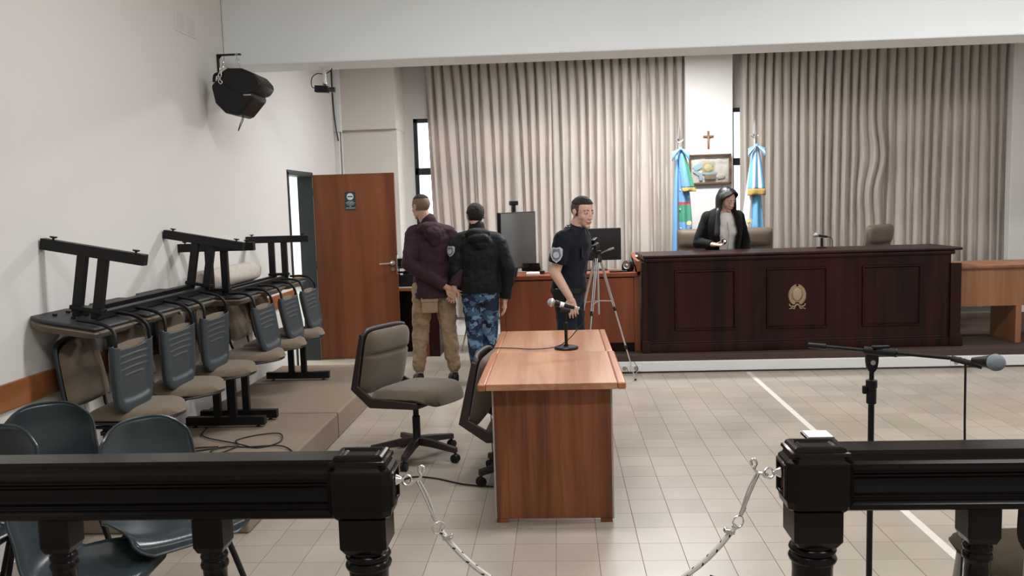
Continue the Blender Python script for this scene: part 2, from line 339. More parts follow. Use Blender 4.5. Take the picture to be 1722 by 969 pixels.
        if bevel:
            m = o.modifiers.new('bevel', 'BEVEL'); m.width = bevel; m.segments = bseg; m.limit_method = 'ANGLE'; m.angle_limit = math.radians(35); m.harden_normals = False
        if sub:
            m = o.modifiers.new('subdiv', 'SUBSURF'); m.levels = sub; m.render_levels = sub
        return o
_ct = {}
def cloudtex(s):
    if s not in _ct:
        t = bpy.data.textures.new('folds', 'CLOUDS'); t.noise_scale = s; t.noise_depth = 2; _ct[s] = t
    return _ct[s]
def tag(o, label=None, cat=None, group=None, kind=None):
    if label: o['label'] = label
    if cat: o['category'] = cat
    if group: o['group'] = group
    if kind: o['kind'] = kind
    return o
def thing(name, label, cat, loc=(0, 0, 0), rz=0.0, group=None, rot=None):
    o = bpy.data.objects.new(name, None); COL.objects.link(o); o.empty_display_size = 0.1
    o.location = loc; o.rotation_euler = rot if rot else (0, 0, rz); return tag(o, label, cat, group)
def struct(name, mb, mat, **k):
    o = mb.build(name, mat, **k); o['kind'] = 'structure'; return o
def copy_tree(o, parent=None):
    c = o.copy(); COL.objects.link(c)
    if parent is not None: c.parent = parent
    for ch in o.children: copy_tree(ch, c)
    return c
def T(x, y, z): return Matrix.Translation((x, y, z))
def RX(a): return Matrix.Rotation(a, 4, 'X')
def RY(a): return Matrix.Rotation(a, 4, 'Y')
def RZ(a): return Matrix.Rotation(a, 4, 'Z')
def text(body, size, mat, parent, M, depth=0.001, name='lettering', align='CENTER'):
    cu = bpy.data.curves.new(name, 'FONT'); cu.body = body; cu.size = size; cu.align_x = align; cu.align_y = 'CENTER'; cu.extrude = depth
    tmp = bpy.data.objects.new('tmp_text', cu); COL.objects.link(tmp)
    dg = bpy.context.evaluated_depsgraph_get(); me = bpy.data.meshes.new_from_object(tmp.evaluated_get(dg))
    bpy.data.objects.remove(tmp, do_unlink=True)
    me.transform(M); me.materials.clear(); me.materials.append(MT[mat])
    o = bpy.data.objects.new(name, me); COL.objects.link(o); o.parent = parent; return o
def curve_pts(ctrl, n=8):
    # Catmull-Rom through control points
    P = [V(c) for c in ctrl]; P = [P[0] * 2 - P[1]] + P + [P[-1] * 2 - P[-2]]; out = []
    for i in range(1, len(P) - 2):
        for k in range(n):
            t = k / n; a, b, c, d = P[i - 1], P[i], P[i + 1], P[i + 2]
            out.append(0.5 * ((2 * b) + (c - a) * t + (2 * a - 5 * b + 4 * c - d) * t * t + (3 * b - a - 3 * c + d) * t ** 3))
    out.append(P[-2]); return out

# ------------------------------------------------------------------ room shell
XL, XR, YB, YW = -2.67, 6.6, -1.2, 10.8
CF, CR = 3.9, 3.45
# floor: grout bed, tiles as parts
fl = struct('floor', MB().box(XL - 0.0, XR, YB, YW, -0.08, -0.0025), 'grout')
def tile_mesh():
    m = MB(); m.box(0.0017, TS - 0.0017, 0.001, TS - 0.001, -0.0025, 0); me = bpy.data.meshes.new('tile'); 
    bmesh.ops.recalc_face_normals(m.bm, faces=m.bm.faces); m.bm.to_mesh(me); m.bm.free(); me.materials.append(MT['tile']); return me
TM = tile_mesh(); cells = []
for j in range(-26, 35):
    y0 = TOY + j * TS
    if y0 < YB or y0 + TS > YW: continue
    for i in range(-14, 33):
        x0 = TOX + i * TS
        if x0 < XL or x0 + TS > XR: continue
        if x0 + TS < -1.55 and 4.2 < y0 < 7.6: continue
        if y0 > 8.1 and x0 > -0.6: continue
        cells.append((x0, y0))
vis = [c for c in cells if c[1] > 3.25 and abs(c[0] + 0.1 - (-0.25 + 0.0 * c[1])) < 0.62 * c[1] and not (-0.4 < c[0] < 0.1 and 4.3 < c[1] < 5.7)]
vis.sort(key=lambda c: c[1] + 0.02 * abs(c[0])); near = set(vis[:299])
for c in cells:
    if c in near:
        o = bpy.data.objects.new('tile', TM); COL.objects.link(o); o.parent = fl; o.location = (c[0], c[1], 0)
m = MB()
for c in cells:
    if c not in near: m.box(c[0] + 0.0017, c[0] + TS - 0.0017, c[1] + 0.001, c[1] + TS - 0.001, -0.0025, 0)
# rim strips where no whole tile fits
m.box(XL, TOX - 14 * TS, YB, YW, -0.0025, -0.0003)
o = m.build('tile', 'tile', fl); o['kind'] = 'stuff'
# left wall with the doorway
def wall_seg(mb, x0, x1, y0, y1, z0, z1): mb.box(x0, x1, y0, y1, z0, z1)
DY0, DY1, DZ = 8.28, 9.12, 2.04
m = MB(); m.box(XL - 0.14, XL, YB, DY0, 0, CF); m.box(XL - 0.14, XL, DY1, YW, 0, CF); m.box(XL - 0.14, XL, DY0, DY1, DZ, CF)
struct('wall_left', m, 'wall')
m = MB(); m.box(XR, XR + 0.15, YB, YW, 0, CF); struct('wall_right', m, 'wall')
m = MB(); m.box(XL - 0.14, XR + 0.15, YB - 0.15, YB, 0, CF); struct('wall_back', m, 'wall')
m = MB(); m.box(XL - 0.14, XR + 0.15, YB, 6.86, CF, CF + 0.1); m.box(XL - 0.14, XR + 0.15, 7.20, YW + 0.15, CR, CR + 0.1); struct('ceiling', m, 'ceil')
m = MB(); m.box(XL, XR, 6.83, 7.21, 2.832, CF + 0.1); struct('trim_beam', m, 'beam', bevel=0.012)
# far wall
WX = [(-1.82, 1.42), (2.165, 5.25)]; WZ0, WZ1 = 0.92, 2.77
m = MB(); m.box(XL, WX[0][0], YW, YW + 0.15, 0, CR); m.box(WX[0][1], WX[1][0], YW, YW + 0.15, 0, CR); m.box(WX[1][1], XR, YW, YW + 0.15, 0, CR)
for a, b in WX: m.box(a, b, YW, YW + 0.15, 0, WZ0); m.box(a, b, YW, YW + 0.15, WZ1, CR)
struct('wall_far', m, 'wall')
m = MB(); m.box(XL, -1.925, 10.2, YW, 2.6, CR); struct('trim_alcove_upper', m, 'wall2', bevel=0.004)
m = MB(); m.box(XL, -1.93, 10.26, YW, 0, 2.6); struct('trim_alcove_lower', m, 'wall2', bevel=0.004)
m = MB(); m.box(1.57, 2.136, 10.5, YW, 0, CR); struct('trim_pillar', m, 'wall', bevel=0.006)
m = MB(); m.box(5.42, XR, 10.5, YW, 0, CR); struct('trim_pillar_right', m, 'wall', bevel=0.006)
m = MB(); m.box(-1.93, 0.2, 10.64, YW, 0, 0.2); struct('baseboard_far', m, 'white', bevel=0.006)
for wi, (a, b) in enumerate(WX):
    m = MB()
    fr = 0.05
    m.box(a, a + fr, YW + 0.03, YW + 0.09, WZ0, WZ1); m.box(b - fr, b, YW + 0.03, YW + 0.09, WZ0, WZ1); m.box(a, b, YW + 0.03, YW + 0.09, WZ0, WZ0 + fr); m.box(a, b, YW + 0.03, YW + 0.09, WZ1 - 0.05, WZ1)
    m.box(a, b, YW + 0.03, YW + 0.09, 2.06, 2.15)
    w = struct('window_%d' % (wi + 1), m, 'frame', bevel=0.004)
    k = 5; MB_ = [a + (b - a) * i / k for i in range(1, k)]
    for x in MB_: MB().box(x - 0.035, x + 0.035, YW + 0.025, YW + 0.095, WZ0 + fr, WZ1 - 0.05).build('mullion', 'frame', w, bevel=0.004)
    xs = [a + fr / 2] + MB_ + [b - fr / 2]
    for i in range(k):
        for z0, z1 in ((WZ0 + fr, 2.06), (2.15, WZ1 - 0.05)):
            MB().box(xs[i] + 0.02, xs[i + 1] - 0.02, YW + 0.057, YW + 0.063, z0 - 0.01, z1 + 0.01).build('pane', 'glass', w)
# unseen building added to cut daylight at the right curtains; ground outside
m = MB(); m.box(1.4, 12, 13.6, 16, -3, 6.0)
for i in range(5):
    pass
tag(m.build('blocker', 'ground'), 'pale unseen building seen through the right window slit', 'blocker')
m = MB(); m.box(-30, 40, 10.97, 60, -3.2, -3.0); struct('ground', m, 'ground')
# corridor behind the doorway
m = MB(); m.box(-4.6, XL - 0.14, 10.1, 10.2, 0, 2.9); m.box(-4.7, -4.6, 6.9, 10.2, 0, 2.9); m.box(-4.7, XL - 0.14, 6.8, 6.9, 0, 2.9); m.box(-4.7, XL - 0.14, 6.8, 10.2, 2.9, 3.0)
struct('wall_corridor', m, 'white')
m = MB(); m.box(-4.7, XL, 6.8, 10.2, -0.08, 0.0); struct('floor_corridor', m, 'tile')
m = MB(); m.box(-4.6, XL - 0.14, 10.075, 10.1, 0.73, 0.87); struct('trim_corridor_rail', m, 'railwood', bevel=0.004)
m = MB(); m.box(-2.90, -2.825, 9.98, 10.06, 0, 0.34); o = m.build('water_container', 'blue', bevel=0.015); tag(o, 'small blue container on the corridor floor beyond the doorway', 'container')
MB().box(-2.895, -2.83, 9.975, 9.981, 0.08, 0.16).build('sticker', 'white', o)
# door frame (lining through the wall + architrave)
m = MB()
for y0, y1 in ((DY0 - 0.01, DY0 + 0.03), (DY1 - 0.045, DY1 + 0.01)): m.box(XL - 0.15, XL + 0.012, y0, y1, 0, DZ)
m.box(XL - 0.15, XL + 0.012, DY0 - 0.01, DY1 + 0.01, DZ - 0.03, DZ + 0.02)
d1 = struct('door_1', m, 'frame', bevel=0.003)
# door leaf, opened square to the wall
LEAF = MB().box(XL + 0.015, -1.765, 9.1, 9.14, 0.008, 2.032).build('door_leaf', 'doorwood', d1, bevel=0.002)
MB().box(XL + 0.0, XL + 0.014, 9.095, 9.145, 0.01, 2.03).build('door_edge_strip', 'lam', LEAF)
MB().box(-1.777, -1.763, 9.096, 9.144, 0.93, 1.14).build('lock_plate', 'chrome', LEAF)
h = MB(); h.lathe([(0.0, 0), (0.026, 0), (0.026, 0.008), (0.010, 0.010), (0.010, 0.045), (0.0, 0.045)], M=T(-1.815, 9.1, 1.055) @ RX(PI / 2)); h.build('handle_rose', 'chrome', LEAF, smooth=True)
h = MB(); h.tube(curve_pts([(-1.815, 9.055, 1.055), (-1.835, 9.05, 1.056), (-1.88, 9.05, 1.053), (-1.95, 9.053, 1.050)], 5), 0.0095, 10); h.build('door_handle', 'chrome', LEAF, smooth=True)
h = MB(); h.lathe([(0.0, 0), (0.02, 0), (0.02, 0.007), (0, 0.007)], M=T(-1.815, 9.1, 0.985) @ RX(PI / 2)); h.build('keyhole_rose', 'chrome', LEAF, smooth=True)
for z in (0.25, 1.0, 1.8): MB().cyl((XL + 0.008, 9.09, z), (XL + 0.008, 9.09, z + 0.09), 0.009).build('hinge', 'frame', LEAF, smooth=True)
# sign
sg = thing('door_sign', 'small dark no entry sign with white disc and lettering fixed on the door', 'sign', (-2.25, 9.0985, 1.74))
MB().box(-0.058, 0.058, -0.004, 0.0, -0.098, 0.098).build('plate', 'signbg', sg, bevel=0.002)
MB().lathe([(0, 0), (0.037, 0), (0.037, 0.002), (0, 0.002)], seg=32, M=T(0, -0.004, 0.048) @ RX(PI / 2)).build('disc', 'signw', sg)
MB().box(-0.027, 0.027, -0.0075, -0.006, 0.042, 0.054).build('bar', 'signbg', sg)
for s, z, q in (('ENTRADA', -0.004, 0.0135), ('PROHIBIDA', -0.021, 0.0185), ('A PERSONAS', -0.040, 0.0125), ('NO', -0.057, 0.0135), ('AUTORIZADAS', -0.076, 0.0155)):
    text(s, q, 'signw', sg, T(0, -0.0045, z) @ RX(PI / 2), 0.0005)
# chair rail on the left wall
m = MB(); m.box(XL, XL + 0.022, YB, DY0 - 0.012, 0.738, 0.868); struct('trim_1', m, 'railwood', bevel=0.005)
# vent grille on left wall
vt = thing('wall_vent', 'painted twin-slot ventilation grille high on the left wall', 'vent', (XL, 6.14, 3.022))
m = MB(); m.box(0, 0.004, -0.17, 0.17, -0.075, 0.075); m.build('plate', 'wall', vt, bevel=0.002)
for c in (-0.085, 0.085):
    for k in range(9): MB().box(0.004, 0.0075, c - 0.06 + k * 0.015 - 0.005, c - 0.06 + k * 0.015 + 0.005, -0.058, 0.058).build('slat', 'wall', vt)
# conduit in the corner
cd = thing('cable_trunking', 'white vertical cable trunking running down the far left corner', 'cable trunking', (-2.64, 10.17, 2.05))
MB().box(-0.03, 0.06, -0.03, 0.03, 0.53, 1.35).build('wide_duct', 'white', cd, bevel=0.003)
MB().box(-0.03, 0.025, -0.02, 0.088, 0.0, 0.53).build('narrow_duct', 'wall', cd, bevel=0.003)
MB().box(0.035, 0.05, 0.04, 0.088, 0.0, 0.53).build('narrow_duct', 'wall', cd, bevel=0.003)
MB().tube(curve_pts([(-0.02, -0.04, 1.3), (-0.018, -0.045, 0.9), (0.0, -0.045, 0.6), (0.025, -0.04, 0.42)], 5), 0.007, 8).build('cable', 'rubber', cd, smooth=True)
# platforms
for nm, y0, y1, lab in (('carpet_platform', 4.126, 5.917, 'nearer low platform covered in brown carpet by the left wall'), ('carpet_platform', 5.932, 7.80, 'farther low platform covered in brown carpet reaching the doorway')):
    t = thing(nm, lab, 'platform', (-2.14, (y0 + y1) / 2, 0))
    MB().box(-0.525, 0.51, -(y1 - y0) / 2, (y1 - y0) / 2, 0, 0.187).build('carpet_cover', 'carpet', t, bevel=0.014, bseg=3)
MB().box(XL + 0.01, -1.634, 5.905, 5.945, 0.0, 0.176).build('carpet_joint', 'seam', t).location = (2.14, -(5.932 + 7.80) / 2, 0)
# dais and cable duct
ds = thing('dais', 'low dais with dark brown carpet under the bench and cabinets', 'platform', (2.98, 8.07, 0))
MB().box(-3.6, 3.6, 0, 10.49 - 8.07, 0, 0.175).build('carpet_cover', 'dais', ds, bevel=0.008)
du = thing('cable_duct', 'long white cable duct with power sockets along the dais foot', 'cable duct', (2.98, 8.05, 0))
MB().box(-3.6, 3.6, -0.005, 0.019, 0.014, 0.112).build('duct_body', 'white', du, bevel=0.004)
MB().box(-2.21, 3.6, -0.008, -0.004, 0.020, 0.106).build('duct_cover', 'white', du, bevel=0.001)
for x in (0.60, 0.71, 3.70, 3.825):
    s = MB().box(x - 2.98 - 0.052, x - 2.98 + 0.052, -0.016, -0.007, 0.022, 0.082).build('socket_plate', 'white', du, bevel=0.003)
    MB().lathe([(0, 0), (0.021, 0), (0.021, 0.003), (0.018, 0.003), (0.017, 0.001), (0, 0.001)], seg=20, M=T(x - 2.98, -0.016, 0.052) @ RX(PI / 2)).build('socket', 'lam', s, smooth=True)
    for q in (-0.006, 0.006): MB().cyl((x - 2.98 + q, -0.0185, 0.052), (x - 2.98 + q, -0.0165, 0.052), 0.0025, seg=8).build('pin_hole', 'rubber', s)
# tape on the floor
tag(MB().box(1.745, 1.79, 3.0, 8.02, 0.0, 0.0012).build('floor_tape', 'tape'), 'straight worn white tape strip running along the floor toward the bench', 'tape')
# ceiling fixtures (out of view, above)
for i, (x, y, z) in enumerate(FIX):
    c = CF if y < 7 else CR
    tag(MB().box(x - 0.62, x + 0.62, y - 0.16, y + 0.16, c - 0.08, c).build('ceiling_lamp', 'lampbody'), 'flat rectangular ceiling lamp', 'lamp', 'ceiling lamps')

# ------------------------------------------------------------------ curtains
def curtain(x0, x1, label, n, seed, slant=0.0, sag=None, ym=10.60):
    rnd = random.Random(seed); amp = [0.75 + rnd.random() * 0.5 for _ in range(n + 2)]; ph = [(rnd.random() - 0.5) * 0.35 for _ in range(n + 2)]
    dr = [(rnd.random() - 0.5) * 1.0 for _ in range(n + 2)]
    zt, zb = 3.42, 0.24
    def lerp_l(L, q):
        i = max(0, min(n, int(q))); f = min(1, max(0, q - i)); return L[i] * (1 - f) + L[min(n + 1, i + 1)] * f
    def fn(a, b):
        z = zt + (zb - zt) * b; q = a * n
        k = 1 - math.exp(-b * 5.0)           # how far the folds have opened
        qq = q + k * (lerp_l(ph, q) + lerp_l(dr, q) * b)
        s = (0.5 + 0.5 * math.cos(2 * PI * qq))
        top = 1 - (1 - s) ** 0.22 if s < 1 else 1            # narrow deep slits at the heading
        low = 1 - s ** 1.7
        deep = (1 - (s ** 7))
        A = 0.088 * lerp_l(amp, q)
        y = ym + 0.02 - A * ((1 - k) * deep + k * (0.25 * deep + 0.75 * low)) + 0.035
        y += k * 0.012 * math.sin(q * 1.7 + seed)
        x = x0 + (x1 - x0) * (a + 0.0) + slant * (0.5 - b) * (1 - a)
        x += 0.012 * k * math.sin(2 * PI * qq * 1.0 + 1.0)
        if sag:
            sx, sz0, w = sag
            g = math.exp(-((x - sx) / w) ** 2) * math.exp(-((z - sz0) / 0.5) ** 2)
            y -= 0.05 * g; x += 0.05 * g * math.sin((z - sz0) * 5)
        return (x, y, z)
    o = MB().grid(fn, n * 14, 36).build('curtain', 'curt', smooth=True, angle=80)
    return tag(o, label, 'curtain')
curtain(-1.58, -0.02, 'leftmost grey pleated curtain, beside the left window slit', 14, 1, slant=-0.10)
curtain(-0.08, 1.565, 'grey pleated curtain ending at the pillar behind the left flag', 15, 2)
curtain(2.245, 3.98, 'grey pleated curtain starting behind the right flag', 17, 3, slant=0.0, sag=(3.86, 1.9, 0.2))
curtain(3.90, 5.40, 'rightmost grey pleated curtain, over the wooden side table', 14, 4)
# ------------------------------------------------------------------ judges' bench
BA = math.atan2(0.08, 3.02)
bt = thing('judges_bench', 'long dark wooden judges bench with brass crest on its middle panel', 'bench', (0.80, 8.17, 0.175), BA)
BL = 3.02; m = MB()
m.box(0.03, BL - 0.09, 0.0, 0.03, 0.0, 0.80); m.box(0.03, 0.06, 0.03, 0.62, 0, 0.90); m.box(BL - 0.12, BL - 0.09, 0.03, 0.62, 0, 0.90)
m.box(0.03, BL - 0.09, -0.0, 0.03, 0.80, 0.90); m.build('body', 'dark', bt)
m = MB(); m.box(0.0, BL - 0.0, -0.045, 0.60, 0.925, 0.952); m.build('top_board', 'dark', bt, bevel=0.011, bseg=3)
m = MB(); m.box(0.015, BL - 0.06, -0.028, 0.55, 0.885, 0.925); m.build('top_moulding', 'dark', bt, bevel=0.014, bseg=3)
m = MB(); m.box(0.0, BL, -0.02, 0.01, 0.0, 0.085); m.box(0.0, BL, -0.012, 0.01, 0.085, 0.105); m.build('skirting', 'dark', bt, bevel=0.004)
for x0, x1, zt in ((-0.012, 0.04, 0.885), (BL - 0.10, BL - 0.0, 0.80)):
    p = MB().box(x0, x1, -0.026, 0.012, 0.0, zt).build('pilaster', 'dark', bt, bevel=0.004); MB().box(x0 - 0.006, x1 + 0.02, -0.034, 0.014, 0.0, 0.12).build('plinth_block', 'dark', p, bevel=0.005)
for x0, x1 in ((0.30, 0.89), (1.18, 1.765), (2.09, 2.65)):
    m = MB(); w = 0.028
    z0, z1 = 0.21, 0.80
    pp = [(0, 0), (0.006, -0.022), (0.016, -0.024), (w, -0.004), (w, 0.002), (0, 0.002)]
    # mitred moulding as four lofted rings
    rings = []
    for (cx, cz, sx, sz) in ((x0, z0, 1, 1), (x1, z0, -1, 1), (x1, z1, -1, -1), (x0, z1, 1, -1), (x0, z0, 1, 1)):
        rings.append([Vector((cx + sx * a, b, cz + sz * a)) for a, b in pp])
    m.loft(rings, cap=False); fm = m.build('panel_moulding', 'dark', bt, smooth=True, angle=30)
    MB().box(x0 + w, x1 - w, -0.004, 0.001, z0 + w, z1 - w).build('panel', 'dark', bt)
# crest
cr = bt
ex, ez = 1.475, 0.518
m = MB(); m.ell((ex, -0.006, ez + 0.02), (0.048, 0.010, 0.065), u=28, v=14); em = m.build('crest', 'brass', bt, smooth=True); tag(em, 'aged brass oval crest in a leafy wreath')
m = MB()
m.tube([(ex + 0.056 * math.cos(a), -0.008, ez + 0.02 + 0.073 * math.sin(a)) for a in [2 * PI * k / 36 for k in range(36)]], 0.004, 6, closed=True); m.build('rim', 'brass', em, smooth=True)
def leaf(mb, c, ang, L, w, y=-0.008):
    d = Vector((math.cos(ang), 0, math.sin(ang))); s = Vector((-d.z, 0, d.x)); c = V(c)
    P = [c, c + d * L * 0.35 + s * w, c + d * L, c + d * L * 0.35 - s * w]; mid = c + d * L * 0.4 + Vector((0, -0.006, 0))
    mb.faces(P + [mid], [(0, 1, 4), (1, 2, 4), (2, 3, 4), (3, 0, 4)])
for s in (-1, 1):
    for k in range(15):
        a = -PI / 2 + s * (0.25 + k * 0.175); r = 1.0
        px, pz = ex + 0.064 * math.cos(a), ez + 0.015 + 0.083 * math.sin(a)
        for off in (0.6, -0.5):
            m = MB(); leaf(m, (px, -0.008, pz), a + s * (PI / 2) + s * -off, 0.036, 0.009); m.build('wreath_leaf', 'brass', em)
for s in (-1, 1):
    m = MB(); m.tube(curve_pts([(ex, -0.009, ez - 0.075), (ex + s * 0.02, -0.010, ez - 0.092), (ex + s * 0.03, -0.010, ez - 0.118), (ex + s * 0.05, -0.009, ez - 0.112), (ex + s * 0.078, -0.009, ez - 0.122)], 5), [0.008 - 0.0002 * i for i in range(21)], 6); m.build('ribbon', 'brass', em, smooth=True)
    m = MB(); m.tube(curve_pts([(ex + s * 0.03, -0.009, ez - 0.095), (ex + s * 0.055, -0.010, ez - 0.096), (ex + s * 0.072, -0.010, ez - 0.085), (ex + s * 0.076, -0.010, ez - 0.07)], 5), 0.006, 6); m.build('ribbon', 'brass', em, smooth=True)
# small sloped desk end + papers left of the bench
t = thing('sloping_desk_board', 'sloping wooden end board between the red cabinet and the dark bench', 'board', (0.79, 8.6, 0.175))
MB().prism([(-0.42, 0.90), (0.25, 0.90), (0.25, 0.94), (-0.42, 0.80), (-0.42, 0.76)], 0, -0.045, -0.01).build('board', 'cab', t, bevel=0.003)
tag(MB().box(0.79, 1.0, 8.82, 9.05, 1.068, 1.074).build('paper', 'paper'), 'white paper lying by the left end of the dark bench', 'paper')
t = thing('inner_desk', 'dark worktop behind the bench, under the white paper', 'desk', (0.9, 8.95, 0.175)); MB().box(-0.11, 0.14, -0.15, 0.15, 0.865, 0.892).build('worktop', 'dark', t, bevel=0.003); MB().box(-0.10, 0.12, -0.12, 0.12, 0, 0.865).build('support', 'dark', t)
# ------------------------------------------------------------------ cabinets
def cabinet(x0, x1, label, zt, doorn):
    t = thing('cabinet', label, 'cabinet', ((x0 + x1) / 2, 8.22, 0.175)); w = (x1 - x0) / 2
    m = MB(); m.box(-w, -w + 0.055, 0.02, 0.5, 0, zt - 0.04); m.box(w - 0.055, w, 0.02, 0.5, 0, zt - 0.04); m.box(-w, w, 0.48, 0.5, 0.09, zt - 0.04); m.box(-w, w, 0.03, 0.5, 0.09, 0.11); m.build('carcass', 'cab', t, bevel=0.002)
    MB().box(-w + 0.055, w - 0.055, 0.06, 0.08, 0, 0.09).build('plinth', 'dark', t)
    MB().box(-w - 0.004, w + 0.004, 0.0, 0.52, zt - 0.04, zt).build('top', 'cab', t, bevel=0.004)
    a = -w + 0.055; b = w - 0.055
    for k in range(doorn):
        xa, xb = a + (b - a) * k / doorn, a + (b - a) * (k + 1) / doorn
        d = MB().box(xa + 0.002, xb - 0.002, 0.022, 0.04, 0.095, zt - 0.05).build('door', 'cab', t, bevel=0.002)
    return t
cabinet(-0.60, 0.06, 'reddish wooden cabinet under the television', 0.775, 1)
cabinet(0.066, 0.775, 'reddish wooden cabinet under the black monitor, touching the dark bench', 0.785, 1)
# computer desk at left
t = thing('computer_desk', 'reddish computer desk behind the maroon jacketed man', 'desk', (-1.62, 9.45, 0))
MB().box(-0.35, 0.30, -0.30, 0.30, 0.735, 0.765).build('top', 'cab', t, bevel=0.006); MB().box(-0.33, -0.30, -0.28, 0.28, 0, 0.735).build('side_panel', 'cab', t)
MB().box(0.13, 0.16, -0.28, 0.28, 0, 0.735).build('side_panel', 'cab', t); MB().box(0.16, 0.28, -0.28, 0.28, 0, 0.735).build('drawer_unit', 'dark', t, bevel=0.003); MB().box(-0.30, 0.13, -0.06, -0.04, 0.02, 0.735).build('modesty_panel', 'dark', t)
t = thing('printer', 'black printer with white stickers on the computer desk', 'printer', (-1.66, 9.42, 0.765))
MB().box(-0.22, 0.22, -0.18, 0.18, 0.0, 0.16).build('base', 'plastic', t, bevel=0.01)
MB().box(-0.21, 0.21, -0.16, 0.17, 0.16, 0.24).build('scanner', 'plastic', t, bevel=0.012); MB().box(-0.19, 0.19, -0.12, 0.16, 0.24, 0.325).build('lid', 'gloss', t, bevel=0.012)
for x, z, w, hh in ((-0.085, 0.20, 0.05, 0.028), (-0.03, 0.215, 0.05, 0.045), (-0.09, 0.155, 0.03, 0.02)): MB().box(x - w / 2, x + w / 2, -0.187, -0.18 if z < .16 else -0.159, z - hh / 2, z + hh / 2).build('sticker', 'paper', t)
tag(MB().box(-1.86, -1.49, 9.17, 9.23, 0.7655, 0.778).build('keyboard', 'lam', bevel=0.004), 'thin light grey keyboard at the front edge of the computer desk', 'keyboard')
# TV
t = thing('television', 'dark flat television turned sideways on the left cabinet', 'television', (-0.41, 8.50, 0.95), math.radians(70))
MB().box(-0.46, 0.46, -0.012, 0.022, 0.055, 0.625).build('casing', 'plastic', t, bevel=0.006)
MB().box(-0.45, 0.45, -0.0145, -0.011, 0.07, 0.615).build('screen', 'gloss', t)
for s in (-1, 1): MB().prism([(s * 0.28 - 0.012, 0.09), (s * 0.28 + 0.012, 0.09), (s * 0.33 + 0.01, 0.0), (s * 0.33 - 0.012, 0.0)], 1, -0.11, 0.10).build('stand_foot', 'plastic', t, bevel=0.004)
t = thing('webcam', 'small black webcam on a clip above the television', 'camera', (-0.452, 8.57, 1.567), math.radians(20)); MB().box(-0.04, 0.045, -0.03, 0.03, 0.075, 0.12).build('body', 'plastic', t, bevel=0.008); MB().box(-0.018, 0.018, -0.02, 0.02, 0.0, 0.08).build('clip', 'plastic', t, bevel=0.003); MB().cyl((0, -0.036, 0.098), (0, -0.03, 0.098), 0.012, seg=16).build('lens', 'gloss', t)
# monitor
t = thing('monitor', 'black computer monitor behind the tripod on the cabinet', 'monitor', (0.36, 8.62, 0.96), math.radians(4))
MB().box(-0.27, 0.27, -0.012, 0.02, 0.10, 0.425).build('casing', 'plastic', t, bevel=0.006); MB().box(-0.26, 0.26, -0.0145, -0.011, 0.113, 0.415).build('screen', 'gloss', t)
MB().box(-0.03, 0.03, 0.0, 0.03, 0.01, 0.2).build('neck', 'alu', t, bevel=0.004); MB().box(-0.12, 0.12, -0.09, 0.09, 0, 0.012).build('foot', 'plastic', t, bevel=0.004)
tag(MB().box(0.49, 0.66, 8.27, 8.37, 0.961, 0.975).build('keyboard', 'plastic', bevel=0.004), 'black keyboard on the cabinet beside the round speaker', 'keyboard')
t = thing('desktop_speaker', 'small black rounded desktop speaker with silver ring on the cabinet', 'speaker', (0.675, 8.38, 0.96), math.radians(-18))
MB().prism([(-0.048, 0), (0.048, 0), (0.054, 0.03), (0.052, 0.065), (0.035, 0.098), (0, 0.112), (-0.035, 0.098), (-0.052, 0.065), (-0.054, 0.03)], 1, -0.05, 0.05).build('body', 'plastic', t, bevel=0.014, bseg=3, smooth=True)
MB().lathe([(0.030, 0), (0.034, 0.004), (0.034, 0.007), (0.026, 0.004), (0.026, 0)], seg=28, M=T(0, -0.05, 0.062) @ RX(PI / 2)).build('ring', 'alu', t, smooth=True)
MB().ell((0, -0.051, 0.062), (0.017, 0.008, 0.017)).build('cone', 'alu', t, smooth=True)
tag(MB().box(-0.33, -0.20, 8.28, 8.40, 0.951, 0.975).build('box', 'paper', bevel=0.004), 'flat white box on the cabinet in front of the television', 'box')
t = thing('cable', 'black cables lying on the cabinet right of the television', 'cable', (-0.1, 8.45, 0.951)); MB().tube(curve_pts([(-0.1, 0.05, 0.006), (-0.05, -0.08, 0.012), (0.0, 0.0, 0.008), (0.03, -0.1, 0.006), (0.12, -0.06, 0.006), (0.16, 0.05, 0.006)], 6), 0.005, 6).build('cable_run', 'rubber', t, smooth=True); MB().box(-0.11, -0.05, -0.02, 0.04, 0.0, 0.03).build('adapter', 'plastic', t, bevel=0.004)
# side table right
t = thing('side_table', 'light brown wooden table with front panel right of the dark bench', 'table', (4.72, 8.33, 0.175))
MB().box(-0.90, 0.95, -0.02, 0.62, 0.735, 0.762).build('top', 'rtab', t, bevel=0.004); MB().box(-0.865, 0.9, 0.02, 0.04, 0.365, 0.735).build('front_panel', 'rtab', t)
MB().box(-0.89, -0.86, 0.0, 0.58, 0, 0.735).build('side_panel', 'rtab', t, bevel=0.002); MB().box(0.90, 0.93, 0.0, 0.58, 0, 0.735).build('side_panel', 'rtab', t, bevel=0.002)
MB().box(-0.325, -0.27, 0.02, 0.5, 0, 0.365).build('middle_leg', 'rtab', t, bevel=0.002)
